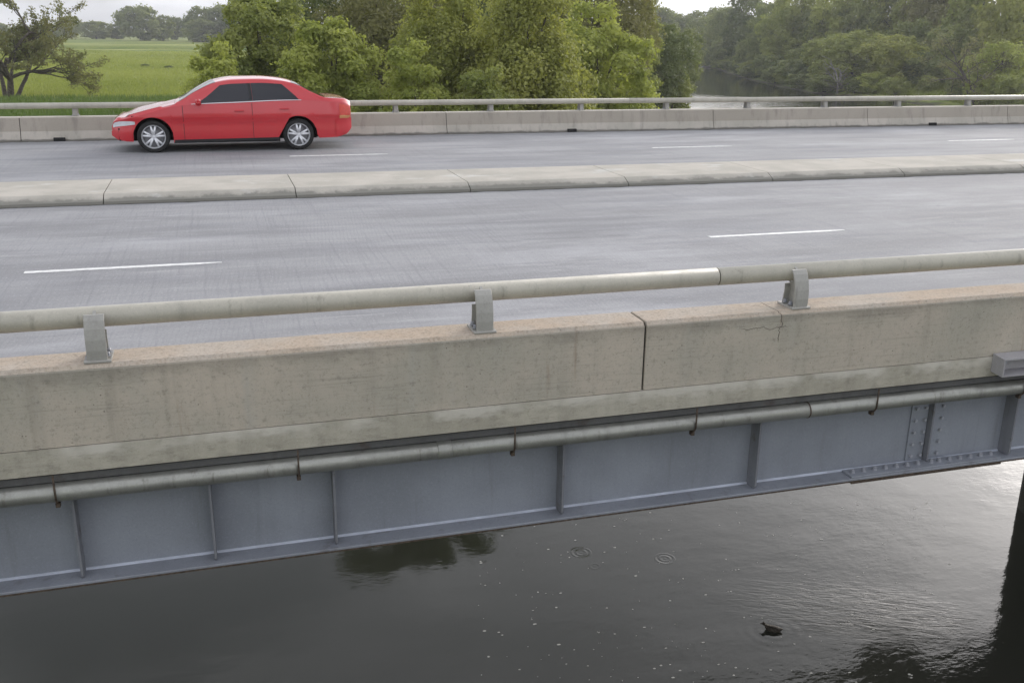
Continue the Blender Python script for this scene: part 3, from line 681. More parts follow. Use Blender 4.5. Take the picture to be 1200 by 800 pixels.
def trunk_mesh(rng, C, S, R, H, r0, nl=10):
    m = MB(); top = H*.72
    pts = [(0, 0, -.25), (R*.01, 0, H*.06)]+[(R*.06*rng.normal(), R*.06*rng.normal(), H*t) for t in (.22, .4, .56, .72)]
    m.tube(pts, [r0*1.45, r0, r0*.85, r0*.65, r0*.45, r0*.2], 7)
    for i in rng.choice(len(C), min(nl, len(C)), replace=False):
        c = C[i]; t = min(.85, max(.12, c[2]/H*.62)); j = t*H
        s = np.array([np.interp(j, [p[2] for p in pts], [p[q] for p in pts]) for q in range(2)]+[j])
        mid = (s+c)/2+np.array([0, 0, -.06*H])*rng.random()
        m.tube([tuple(s), tuple(s*.5+mid*.5), tuple(mid), tuple(mid*.4+c*.6), tuple(c)], [r0*.42, r0*.34, r0*.26, r0*.18, r0*.07], 5)
    return m.mesh('trunk')
_lib = {}
def tree(name, label, cat, x, top, hw, d, kind, n, L, seed, shape='round', low=.1, droop=0., share=None, group=None, base=None, nc=None, bark=None, depth=1.0):
    """x: photo column of the crown, top: row of its top, hw: half width in px, d: ground distance in m; it stands on the terrain there"""
    dr = ray(x, 36); a = dr[:2]/np.linalg.norm(dr[:2]); p = a*d
    z0 = gz(p[0], p[1])
    cdep = float(np.dot(np.array([p[0], p[1], 0]), _f)); dt = ray(x, top); H = CAM_H+dt[2]/np.linalg.norm(dt[:2])*d-z0
    R = hw/FPX*cdep*1.02
    o = empty(name, (p[0], p[1], z0), 0, label=label, cat=cat, group=group)
    rng = np.random.default_rng(seed)
    if share:
        if share not in _lib:
            rg = np.random.default_rng(abs(hash(share)) % 1000 if False else sum(map(ord, share)))
            C, S = crown_clumps(rg, 1.0, 2.2, nc or 34, low, shape)
            _lib[share] = (leaves_mesh('crown', C, S, np.array([0, 0, 1.0]), n, L, rg, droop), trunk_mesh(rg, C, S, 1.0, 2.2, .06))
        cm, tm = _lib[share]; o.rotation_euler = (0, 0, rng.random()*6.28); o.scale = (R, R*depth, H/2.2)
    else:
        C, S = crown_clumps(rng, R, H, nc or 52, low, shape)
        cm = leaves_mesh('crown', C, S, np.array([0, 0, H*.5]), n, L, rng, droop); tm = trunk_mesh(rng, C, S, R, H, max(.06, .022*H), 14)
    c = link('crown', cm, None, o); t = link('trunk', tm, None, o)
    for ob, mt in ((c, LEAF[kind]), (t, bark or BARK)):
        if not ob.data.materials: ob.data.materials.append(mt)
        ob.material_slots[0].link = 'OBJECT'; ob.material_slots[0].material = mt
    return o
G1 = 'trees on the near left river bank'
NT = [
 ('bush', 'rounded bright green bush left of all riverside trees, above the car bonnet', 'bush', 250, 50, 44, 45, 'bright', 26000, .13, 1, 'round', 0, .1),
 ('leafy_tree', 'dull green tree above the red car roof, between two brighter ones', 'tree', 303, -14, 58, 53, 'mid', 52000, .14, 2, 'round', .05, .1),
 ('leafy_tree', 'light green tree right above the red car boot', 'tree', 386, 4, 56, 47, 'bright', 52000, .13, 3, 'round', .02, .15),
 ('leafy_tree', 'dark brownish tree standing behind the light ones right of the car', 'tree', 452, -48, 74, 66, 'brown', 42000, .16, 4, 'vase', .1, .1),
 ('bush', 'light green upright bush just right of the red car boot', 'bush', 484, 48, 42, 45, 'bright', 26000, .13, 5, 'round', 0, .15),
 ('willow_tree', 'yellow-green drooping tree right of the brownish one', 'tree', 528, -32, 66, 53, 'yellow', 56000, .14, 6, 'round', .04, .6),
 ('willow_tree', 'large olive green drooping tree with a slope down to the right', 'tree', 616, -30, 84, 50, 'yellow', 72000, .135, 7, 'cone', .0, .6),
 ('leafy_tree', 'brightest green broad-leaved tree at the right end of the thicket', 'tree', 700, 3, 60, 60, 'bright', 46000, .17, 8, 'round', .03, .1),
 ('leafy_tree', 'tall dark tree behind the brightest green one', 'tree', 706, -60, 66, 86, 'brown', 40000, .19, 9, 'round', .1, .1),
 ('bush', 'low green bush at the foot of the yellow-green drooping tree', 'bush', 566, 72, 42, 45, 'mid', 22000, .13, 10, 'round', 0, .1),
 ('bush', 'low olive bush at the foot of the large drooping tree', 'bush', 668, 66, 46, 51, 'yellow', 22000, .13, 11, 'round', 0, .3),
 ('leafy_tree', 'dark tree filling the gap behind the car boot tree', 'tree', 402, -40, 70, 76, 'dark', 34000, .18, 12, 'round', .05, .1),
 ('leafy_tree', 'dark tree in the gap behind the two drooping trees', 'tree', 590, -40, 70, 72, 'dark', 34000, .18, 13, 'round', .05, .1),
 ('leafy_tree', 'tall dull tree top behind the dull green tree above the car roof', 'tree', 335, -60, 62, 88, 'dark', 26000, .2, 21, 'round', .1, .1),
 ('leafy_tree', 'tall dull tree top behind the brownish tree', 'tree', 500, -80, 78, 92, 'mid', 30000, .2, 22, 'round', .1, .1),
 ('leafy_tree', 'tall dull tree top behind the large drooping tree', 'tree', 640, -80, 72, 90, 'brown', 30000, .2, 23, 'round', .1, .1),
 ('leafy_tree', 'tall leafy tree right edge of the thicket against the sky', 'tree', 742, -50, 32, 100, 'mid', 22000, .2, 24, 'round', .05, .1),
 ('leafy_tree', 'dark shadowy tree at the river edge right of the thicket', 'tree', 772, 26, 38, 128, 'dark', 22000, .24, 14, 'round', .12, .1),
 ('bush', 'small green bush at the water edge at the end of the left bank', 'bush', 795, 74, 19, 132, 'mid', 12000, .2, 15, 'round', 0, .1),
 ('bush', 'small bush on the grassy slope below the brightest tree', 'bush', 728, 92, 26, 84, 'mid', 12000, .16, 16, 'round', 0, .1),
 ('leafy_tree', 'grey-green tree peeping out behind the shadowy river edge tree', 'tree', 800, 30, 26, 170, 'far', 11000, .3, 17, 'round', .05, .1),
]
for (nm, lb, ct, x, top, hw, d, kd, n, L, sd_, sh, lo, dr) in NT:
    tree(nm, lb, ct, x, top, hw, d, kd, int(n*.8), L*1.35, sd_, sh, lo, dr, group=G1)
# bushes right behind the deck on the left bank: the photo shows them only as the dark mirror image in the water
for i, (x, y, h, r) in enumerate(((4.6, 32.6, 8.0, 2.1), (8.2, 33.4, 8.2, 2.3), (6.5, 32.4, 7.4, 2.0))):
    z0 = gz(x, y); rng = np.random.default_rng(40+i)
    o = empty('bush', (x, y, z0), 0, label=['left of the bushes mirrored as the dark patch in the water under the girder', 'right of the bushes mirrored as the dark patch in the water under the girder', 'middle one of the bushes mirrored as the dark patch under the girder'][i], cat='bush', group='bushes behind the deck on the left bank')
    H = min(h, -.5-z0); C, S = crown_clumps(rng, r, H, 34, .0)
    link('crown', leaves_mesh('crown', C, S, np.array([0, 0, H*.5]), 11000, .2, rng), LEAF['dark'], o); link('trunk', trunk_mesh(rng, C, S, r, H, .09, 8), BARK, o)

# branching generator for thin-crowned trees
def branchy(rng, base, segs, r0, levels, leaf_n, L, spread, lift=.25):
    m = MB(); tips = []
    def grow(p, d, length, r, lev):
        pts = [p]; q = np.array(p, float); dd = np.array(d, float)
        for k in range(4):
            dd = dd+rng.normal(size=3)*.17; dd[2] += lift*.12; dd /= np.linalg.norm(dd); q = q+dd*length/4; pts.append(tuple(q))
        m.tube(pts, [r, r*.86, r*.74, r*.62, r*.5], 5 if lev else 7)
        if lev < levels:
            for k in range(segs if lev else segs+1):
                t = rng.integers(2, 5); nd = dd+rng.normal(size=3)*spread; nd[2] = nd[2]*.7+lift*.3; nd /= np.linalg.norm(nd)
                grow(pts[t], nd, length*(.58+.22*rng.random()), r*.52, lev+1)
        if lev >= levels-1: tips.extend(pts[2:])
    for b in base: grow(*b, 0)
    return m, np.array(tips)
def thin_tree(name, label, x, y, d, base, levels, leaf_n, L, kind, seed, bark, segs=3, r0=.3, spread=.6, tipr=.5, yz=None):
    dr = ray(x, y); a = dr[:2]/np.linalg.norm(dr[:2]); p = a*d; z0 = gz(p[0], p[1]); rng = np.random.default_rng(seed)
    o = empty(name, (p[0], p[1], z0), 0, label=label, cat='tree')
    m, tips = branchy(rng, base, segs, r0, levels, leaf_n, L, spread)
    link('trunk', m.mesh('trunk'), bark, o)
    if leaf_n: link('crown', leaves_mesh('crown', tips, np.full(len(tips), tipr), tips.mean(0), leaf_n, L, rng), LEAF[kind], o)
    return o
thin_tree('meadow_tree', 'thin-leaved reddish tree with bare leaning limbs in the meadow at the left edge', 10, 108, 118,
    [((0, 0, -.2), (-.05, 0, 1), 5.2, .40, ), ((.3, 0, -.2), (.55, .1, .8), 4.2, .26), ((-.3, 0, -.2), (-.5, .2, .85), 4.8, .28), ((.2, .3, 2.2), (.75, -.2, .55), 4.6, .2), ((0, 0, 3), (.25, .2, 1), 5, .22)], 3, 14000, .27, 'russet', 3, BARK, 3, .4, .62, .5)
# ---- right bank
G2 = 'trees along the right river bank'
kinds = ['far', 'mid', 'far', 'mid', 'dark']
front = [(856, 44, 24, 326), (890, 40, 26, 292), (922, 42, 27, 262), (950, 52, 24, 238), (972, 40, 28, 226), (1004, 36, 36, 214), (1050, 40, 34, 208), (1092, 60, 28, 206), (1146, 66, 26, 200), (1180, 48, 34, 182), (1204, 84, 24, 172)]
words = ['farthest grey-green tree of the right bank, by the pale bluff', 'second tree from the pale bluff along the right waterline', 'third tree from the pale bluff, leaning over dark water', 'low tree left of the floating pale log', 'tree behind the white dead trunk', 'broad tree right of the white dead trunk', 'yellow-green tree above the grass gap', 'bushy tree left of the bare brown tree', 'low shrub under the bare brown tree', 'bright green tree at the right edge of the photo', 'low shrub at the right frame edge above the rail']
fk = ['far', 'far', 'mid', 'far', 'mid', 'mid', 'yellow', 'far', 'mid', 'bright', 'mid']
for i, (x, top, hw, d) in enumerate(front):
    tree('bank_tree', words[i], 'tree', x, top, hw, d, fk[i], 9000, .105, 100+i, 'round', .03, .1, share='fa'+'abc'[i % 3], group=G2)
back = [(832, 18, 24, 372), (852, 8, 22, 350), (878, -6, 30, 322), (906, 0, 26, 290), (930, -14, 34, 268), (958, 6, 26, 262), (986, -12, 36, 256), (1022, -24, 34, 250), (1056, -30, 34, 246), (1086, -10, 30, 240), (1112, -34, 36, 236), (1150, -28, 40, 226), (1192, -40, 42, 214), (900, 16, 24, 276), (1120, 30, 30, 215), (1074, 22, 30, 226)]
bw = ['above the bluff', 'just right of the bluff top', 'first tall one after the low skyline', 'at the small dip of the skyline', 'left of the skyline gap', 'in the skyline gap where sky shows', 'right of the skyline gap', 'tall one above the broad waterside tree', 'tall one above the yellow-green tree', 'at the dark reddish top', 'behind the bare brown tree', 'tall one right of the bare brown tree', 'tallest at the right frame edge', 'small one behind the third waterline tree', 'small one under the bare brown crown', 'small one above the grass gap']
bk = ['far', 'far', 'dark', 'far', 'mid', 'far', 'mid', 'far', 'mid', 'brown', 'brown', 'mid', 'yellow', 'far', 'far', 'far']
for i, (x, top, hw, d) in enumerate(back):
    tree('bank_tree', 'hazy green tree behind the right bank, '+bw[i], 'tree', x, top, hw, d, bk[i], 9000, .105, 200+i, 'round', .06, .1, share='ba'+'abc'[i % 3], group=G2)
shr = [(866, 72, 12, 318), (897, 76, 13, 280), (928, 82, 13, 252), (956, 88, 13, 228), (975, 92, 14, 209), (1030, 84, 18, 203), (1058, 90, 14, 196), (1134, 84, 14, 190), (1160, 92, 18, 178), (1096, 88, 12, 200), (1010, 90, 13, 204)]
sw = ['nearest the bluff', 'second from the bluff', 'third from the bluff', 'beside the pale log', 'left of the white dead trunk', 'right of the brush heap', 'left of the grass gap', 'right of the grass gap', 'near the right frame edge', 'inside the grass gap', 'on top of the brush heap']
for i, (x, top, hw, d) in enumerate(shr):
    tree('shrub', 'low shrub at the right waterline, '+sw[i], 'shrub', x, top, hw, d, ['mid', 'far', 'bright'][i % 3], 5000, .16, 300+i, 'round', 0, .1, share='sh'+'ab'[i % 2], group='shrubs along the right waterline', nc=24)
_o = ['', 'first', 'second', 'third', 'fourth', 'fifth', 'sixth', 'seventh', 'eighth', 'ninth', 'tenth', 'eleventh', 'twelfth', 'thirteenth', 'fourteenth', 'fifteenth', 'sixteenth', 'seventeenth', 'eighteenth', 'nineteenth']
ORD = _o[1:]+[t_+(('ieth', '-'+u_)[bool(u_)] if not u_ else 'y-'+u_) for t_ in ('twent', 'thirt', 'fort') for u_ in _o[:10]]
rb = np.array([(115, 174), (132, 230), (160, 300), (168, 338)], float); k_ = 0
for a_, b_ in zip(rb, rb[1:]):
    L_ = np.linalg.norm(b_-a_); nrm_ = np.array([(b_-a_)[1], -(b_-a_)[0]])/L_; q_ = 0.0
    while q_ < L_:
        rg_ = np.random.default_rng(700+k_); pt_ = a_+(b_-a_)*q_/L_+nrm_*(1.0+3.0*rg_.random()); z_ = gz(*pt_); hh_ = 2.6+3.4*rg_.random(); r_ = 2.4+1.6*rg_.random()
        o_ = empty('shrub', (pt_[0], pt_[1], z_-.1), rg_.random()*6, label='dense low shrub overhanging the right waterline, '+ORD[k_]+' from the brush heap towards the bend', cat='shrub', group='shrubs overhanging the right waterline'); o_.scale = (r_, r_, hh_/2.2)
        for nm_, me_, mt_ in (('crown', _lib['sh'+'ab'[k_ % 2]][0], LEAF[['far', 'mid', 'far', 'dark'][k_ % 4]]), ('trunk', _lib['sh'+'ab'[k_ % 2]][1], BARK)):
            ob_ = link(nm_, me_, None, o_); ob_.material_slots[0].link = 'OBJECT'; ob_.material_slots[0].material = mt_
        k_ += 1; q_ += 4.2+2.5*rg_.random()
thin_tree('dead_tree', 'white dead trunk with forked bare limbs at the right waterline', 982, 100, 206, [((0, 0, -.2), (.05, 0, 1), 4.2, .22), ((0, 0, 1.8), (-.5, 0, .9), 2.4, .13), ((0, 0, 2.0), (.55, 0, .8), 2.2, .12)], 2, 0, .1, 'far', 7, BARKP, 2, .2, .5)
thin_tree('bare_tree', 'bare brown spreading tree on the right bank above the grass', 1150, 88, 178, [((0, 0, -.2), (-.35, 0, .9), 5.5, .28), ((-.3, 0, 2.4), (-.9, 0, .5), 5, .18), ((0, 0, 2.6), (.5, .1, .9), 4.6, .18), ((-.6, 0, 3), (-.6, .3, .9), 5, .16)], 3, 2600, .3, 'brown', 9, BARK, 3, .3, .55, .6)
# ---- far meadow hedge line
hl = [(-10, 26, 20, 640), (28, 30, 16, 650), (58, 28, 14, 640), (82, 19, 14, 620), (112, 24, 17, 600), (136, 28, 12, 610), (164, 5, 24, 560), (190, 18, 14, 565), (206, 19, 12, 600), (236, 8, 20, 540), (262, 4, 20, 535), (284, 0, 22, 520), (238, 22, 20, 525), (310, 0, 26, 500)]
hw_ = ['leftmost one behind the thin meadow tree', 'second one, right of the thin tree trunk', 'low flat one right of the thin tree', 'small pointed one', 'low rounded one in the middle', 'low one touching the big round tree', 'big round one with sky holes', 'shoulder on the right side of the big round one', 'small pale one in the gap', 'dark one left of the riverside trees', 'tall one next to the riverside trees', 'one half hidden by the riverside trees', 'dark low one in front of the tall pair', 'one fully behind the dull green tree top']
for i, (x, top, hw, d) in enumerate(hl):
    tree('hedge_tree', 'distant tree on the meadow skyline, '+hw_[i], 'tree', x, top, hw, d, ['far', 'far', 'dark'][i % 3], 5000, .16, 400+i, 'round', .0, .1, share='hl'+'ab'[i % 2], group='trees along the far edge of the meadow', nc=30)
# far skyline behind the river bend
for i, (x, top, hw, d) in enumerate([(790, 14, 18, 440), (812, 13, 16, 450), (770, 6, 20, 430), (838, 10, 18, 460)]):
    tree('hedge_tree', 'hazy tree beyond the river bend, '+['second from left', 'above the bluff, third from left', 'leftmost one', 'rightmost one'][i], 'tree', x, top, hw, d, 'far', 5000, .16, 500+i, 'round', 0, .1, share='hl'+'ab'[i % 2], group='trees beyond the river bend', nc=30)
# grass: tufts over the meadow strip that shows, and on the banks
def grass(name, label, n, region, h, kind, seed):
    rng = np.random.default_rng(seed); P = region(rng, n); z = height(P[:, 0], P[:, 1]); ok = z > WZ+.55; P = P[ok]; z = z[ok]; n = len(P)
    B = 4; k = np.repeat(np.arange(n), B); m = len(k); ang = rng.random(m)*6.28; hh = h*(.5+rng.random(m)); lean = rng.normal(size=(m, 2))*.35*hh[:, None]
    off_ = rng.normal(size=(m, 2))*.22; b0 = np.stack([P[k, 0]+off_[:, 0], P[k, 1]+off_[:, 1], z[k]-.05], 1); wv = np.stack([np.cos(ang), np.sin(ang), 0*ang], 1)*(.10*h+.03)
    t = b0+np.stack([lean[:, 0], lean[:, 1], hh], 1)
    V = np.stack([b0-wv, b0+wv, t], 1).reshape(-1, 3); pt = .5+.5*np.sin(P[k, 0]/7)*np.cos(P[k, 1]/11)
    o = link(name, np_mesh(name, V, np.arange(m*3).reshape(-1, 3), False, np.repeat(np.clip(.5*pt+.5*rng.random(m), 0, 1), 3)), LEAF[kind]); tag(o, label, kind='stuff')
LEAF['grass'] = leaf('grass_blade', (.16, .21, .04), (.36, .38, .10), .35)
LEAF['grassd'] = leaf('grass_blade_dark', (.06, .12, .024), (.14, .2, .045), .35)
def wedge(x0, x1, d0, d1):
    def f(rng, n):
        x = x0+(x1-x0)*rng.random(n); d = d0*(d1/d0)**(rng.random(n)**1.0); out = []
        D = np.array([ray(q, 60)[:2] for q in x]); D /= np.linalg.norm(D, axis=1, keepdims=True); return D*d[:, None]
    return f
grass('meadow_grass', 'short green meadow grass', 42000, wedge(-60, 330, 75, 330), .42, 'grass', 1)
grass('bank_grass', 'rank dark grass along the near meadow edge', 16000, wedge(-60, 300, 70, 112), .75, 'grassd', 2)
grass('slope_grass', 'bright grass on the slope by the river', 9000, wedge(690, 800, 80, 165), .5, 'grass', 3)
grass('slope_grass', 'grass on the right river bank', 14000, wedge(860, 1240, 165, 235), .8, 'grass', 4)
for i, (px_, py_) in enumerate(((166, 79), (194, 81))):
    p_ = on_z(px_, py_, FZ); d_ = math.hypot(p_[0], p_[1])
    tree('shrub', ['dark tuft in the open meadow, left of two', 'dark tuft in the open meadow, right of two'][i], 'shrub', px_, py_-4, 5, d_, 'dark', 5000, .16, 600+i, 'round', 0, .1, share='shb', nc=24, group='tufts in the meadow')
# driftwood
def log(name, label, cat, px, py, length, r, ang, forks=1, seed=0, lift=.0):
    p = on_z(px, py, WZ+.1); rng = np.random.default_rng(seed); o = MB(); d = np.array([math.cos(ang), math.sin(ang), .04+lift]); q = np.zeros(3)
    pts = [q+d*length*t+rng.normal(size=3)*.05*length*np.array([.3, .3, .1]) for t in (0, .25, .5, .75, 1)]
    o.tube([tuple(a) for a in pts], [r, r*.95, r*.8, r*.6, r*.3], 7)
    for k in range(forks):
        b = pts[1+k % 3]; e = b+np.array([rng.normal()*.3, rng.normal()*.3, .3+.3*rng.random()])*length*.35; o.tube([tuple(b), tuple((b+e)/2+.03), tuple(e)], [r*.5, r*.35, r*.15], 5)
    ob = o.build(name, BARKP); ob.location = p; return tag(ob, label, cat)
log('driftwood_log', 'pale log lying at the right waterline', 'log', 932, 98, 3.6, .2, 2.6, 1, 1)
log('driftwood_log', 'pale snag in the shallows below the bluff', 'log', 822, 79, 7, .25, .3, 2, 2)
bp = on_z(1000, 112, WZ+.2); rng = np.random.default_rng(77); hb_ = MB()
for k in range(90):
    a = rng.random()*6.28; L_ = 1.2+2.4*rng.random(); c = rng.normal(size=3)*np.array([2.2, 1.2, .55])+np.array([0, 0, 1.1]); c[2] = abs(c[2]); dd = np.array([math.cos(a), math.sin(a), rng.normal()*.45]); hb_.tube([tuple(c-dd*L_/2), tuple(c+rng.normal(size=3)*.1), tuple(c+dd*L_/2)], [.05, .045, .02], 4)
bo_ = hb_.build('brush_heap', plain('dead_twigs', (.17, .155, .13), .95, 0, .3, 3)); bo_.location = (bp[0]+1.5, bp[1]+4, gz(bp[0]+1.5, bp[1]+4)-.1); tag(bo_, 'tangled heap of grey dead branches at the right waterline', 'brush heap')

# ------------------------------------------------------------------ red car (heading -X)
CX, CY = -1.79, 19.68       # nose of the car, near side of the body
def lerp(x, xs, ys): return float(np.interp(x, xs, ys))
def smooth_lerp(x, xs, ys):   # Catmull-Rom through the control points
    i = int(np.clip(np.searchsorted(xs, x)-1, 0, len(xs)-2)); t = (x-xs[i])/(xs[i+1]-xs[i]); t = min(1, max(0, t))
    def sl(k):
        if k == 0: return (ys[1]-ys[0])/(xs[1]-xs[0])
        if k == len(xs)-1: return (ys[-1]-ys[-2])/(xs[-1]-xs[-2])
        a = (ys[k]-ys[k-1])/(xs[k]-xs[k-1]); b = (ys[k+1]-ys[k])/(xs[k+1]-xs[k]); return 0 if a*b <= 0 else 2*a*b/(a+b)
    h = xs[i+1]-xs[i]; m0, m1 = sl(i)*h, sl(i+1)*h
    return (2*t**3-3*t**2+1)*ys[i]+(t**3-2*t**2+t)*m0+(-2*t**3+3*t**2)*ys[i+1]+(t**3-t**2)*m1
LEN, HALF = 4.44, .845
WF, WR, WRAD = .735, 3.40, .295
TOPX = [0, .06, .30, .70, 1.05, 1.20, 1.55, 1.92, 2.25, 2.70, 3.10, 3.38, 3.72, 3.98, 4.20, 4.36, LEN]
TOPZ = [.50, .615, .69, .80, .885, .925, 1.135, 1.305, 1.355, 1.365, 1.335, 1.27, 1.09, .985, .972, .955, .90]
BELX = [0, .06, .30, .70, 1.20, 2.2, 3.4, 4.0, 4.25, LEN]; BELZ = [.47, .565, .64, .735, .865, .895, .935, .925, .90, .82]
LOWX = [0, .10, .25, 1.1, 2.9, 4.15, 4.36, LEN]; LOWZ = [.30, .235, .215, .19, .20, .235, .29, .38]
def topz(x): return smooth_lerp(x, TOPX, TOPZ)
def belz(x): return min(smooth_lerp(x, BELX, BELZ), topz(x)-.012)
def half(x): return HALF*(1-.34*max(0, 1-x/.62)**2.6-.24*max(0, (x-3.95)/.49)**2.4)
def lowz(x, arch=True):
    z = lerp(x, LOWX, LOWZ)
    if arch:
        for c in (WF, WR):
            r = WRAD+.062
            if abs(x-c) < r: z = max(z, .295+math.sqrt(r*r-(x-c)**2))
    return z
NS, NG, NT_ = 22, 6, 8
def ring_pt(x, t, arch=True):     # t in 0..1 sill->belt, 1..2 belt->roof edge, 2..3 roof edge->centre line; near side, y measured from centre (negative = near)
    H = half(x); zb = belz(x); zt = topz(x); cab = max(0, zt-zb-.05)
    edge_z = zb+max(.004, (zt-zb)*(.90 if cab > 0 else .4)); edge_h = H-.025-.30*cab*1.12-.03
    if t <= 1:
        zl = min(lowz(x, arch), zb-.01); z = zl+(zb-zl)*t; f = (z-.2)/(zb-.2)
        y = H*(1-.055*max(0, .42-f)**1.2-.035*max(0, f-.55)**1.6*2)+.016*(lambda q: q*q*(3-2*q))(min(1, max(0, (z-.60)/.035)))-.016*min(1, max(0, (z-.66)/.25))-.012*math.exp(-((z-.50)/.10)**2)
        return x, -y, z
    if t <= 2:
        s = t-1; y0 = H*(1-.035*(.45)**1.6*2); z = zb+(edge_z-zb)*s; y = y0+(edge_h-y0)*(s**1.1); return x, -y, z
    s = t-2; y = edge_h*(1-s); z = edge_z+(zt-edge_z)*(1-(1-s)**2.4); return x, -y, z
TS = [i/NS for i in range(NS)]+[1+i/NG for i in range(NG)]+[2+i/NT_ for i in range(NT_+1)]
XS = sorted(set([round(q, 4) for q in np.linspace(0, LEN, 90)]+[0.015, .03, LEN-.02, WF-.357, WF+.357, WR-.357, WR+.357, WF-.35, WF+.35, WR-.35, WR+.35]))
car = empty('red_car', (CX+2.2, CY+HALF, 0), label='red four-door saloon driving left in the far carriageway', cat='car')
def paint(name, c):
    b = NB(name); P = b.objco()
    b.bsdf(b.mix(b.ramp(b.noise(P, 2, 3), .3, .7), tuple(x*.94 for x in c), c), .28, 0, None, .5, Coat_Weight=1.0, Coat_Roughness=.04); return b.m
RED = paint('red_car_paint', (.56, .012, .022))
GLASS = NB('dark_car_glass'); GLASS.bsdf((.012, .013, .02), .06, 0, None, .5); GLASS = GLASS.m
CHROME = plain('bright_trim', (.62, .62, .62), .25, .9, .05)
LENSW = plain('headlight_lens', (.72, .74, .78), .12, .35, .08, 9)
LENSR = plain('taillight_lens', (.58, .07, .05), .15, 0, .15, 9); LENSO = plain('indicator_lens', (.62, .30, .13), .15, 0, .1, 9)
RUB = plain('tyre_rubber', (.022, .022, .022), .85, 0, .2, 20); ALLOY = plain('alloy_rim', (.78, .79, .81), .3, .4, .06, 9)
PLAST = plain('black_plastic', (.02, .02, .022), .6); UND = plain('car_underbody', (.012, .012, .012), .9)
def cpt(p, side=-1, push=0.0):
    x, y, z = p; return (CX+x, CY+HALF+y*(-side), z)     # side -1 near, +1 far
def coff(o): o.location = -Vector(car.location); return o
cols = [[ring_pt(x, t) for t in TS] for x in XS]
m = MB(); nT = len(TS)
for side in (-1, 1):
    vs = [cpt(p, side) for c in cols for p in c]; fs = []
    for i in range(len(XS)-1):
        for j in range(nT-1): a = i*nT+j; fs.append((a, a+1, a+1+nT, a+nT))
    m.add(vs, fs, True)
    for ci in (0, len(XS)-1):      # nose and tail caps
        c = cols[ci]; m.add([cpt(p, side) for p in c]+[cpt((p[0], 0, p[2]), side) for p in c], [(j, j+1, nT+j+1, nT+j) for j in range(nT-1)], False)
import bmesh
me = m.mesh('body'); bm = bmesh.new(); bm.from_mesh(me); bmesh.ops.remove_doubles(bm, verts=bm.verts, dist=.0008); bmesh.ops.recalc_face_normals(bm, faces=bm.faces); bm.to_mesh(me); bm.free()
body = coff(link('body', me, RED, car))
# underbody with wheel wells
def box_under():
    u = MB(); y0, y1 = CY+.05, CY+2*HALF-.05
    u.box(CX+.12, CX+WF-.36, y0+.1, y1-.1, .22, .45); u.box(CX+WF+.355, CX+WR-.355, y0, y1, .17, .5); u.box(CX+WR+.355, CX+LEN-.2, y0+.1, y1-.1, .24, .5)
    for c in (WF, WR): u.box(CX+c-.37, CX+c+.37, CY+.30, CY+2*HALF-.30, .2, .60); u.box(CX+c-.36, CX+c+.36, CY+.03, CY+2*HALF-.03, .655, .68)
    return u
coff(box_under().build('underbody', UND, car))
def norm_at(x, t):
    e = .004; a = Vector(ring_pt(min(LEN, x+e), t, False))-Vector(ring_pt(max(0, x-e), t, False)); b = Vector(ring_pt(x, min(3, t+e), False))-Vector(ring_pt(x, max(0, t-e), False))
    n = b.cross(a).normalized()
    c = Vector(ring_pt(x, t, False))-Vector((x, 0, .7))
    return n if n.dot(c) >= 0 else -n
def patch(name, mat, outline, side, push=.006, parent=None, n=10):
    """outline: function (u,v in 0..1) -> (x, t)"""
    q = MB(); vs = []
    for i in range(n+1):
        for j in range(n+1):
            x, t = outline(i/n, j/n); p = Vector(ring_pt(x, t, False))+norm_at(x, t)*push; vs.append(cpt(p, side))
    q.add(vs, [(i*(n+1)+j, i*(n+1)+j+1, (i+1)*(n+1)+j+1, (i+1)*(n+1)+j) for i in range(n) for j in range(n)], True)
    o = link(name, q.mesh(name), mat, parent or car)
    if not parent or parent == car: coff(o)
    return o
def t_of_z(x, z):     # side-wall parameter at height z
    if z <= belz(x):
        zl = lowz(x, False); return (z-zl)/(belz(x)-zl)
    zb, zt = belz(x), topz(x); ez = zb+max(.004, (zt-zb)*.9); return 1+min(1, (z-zb)/(ez-zb))
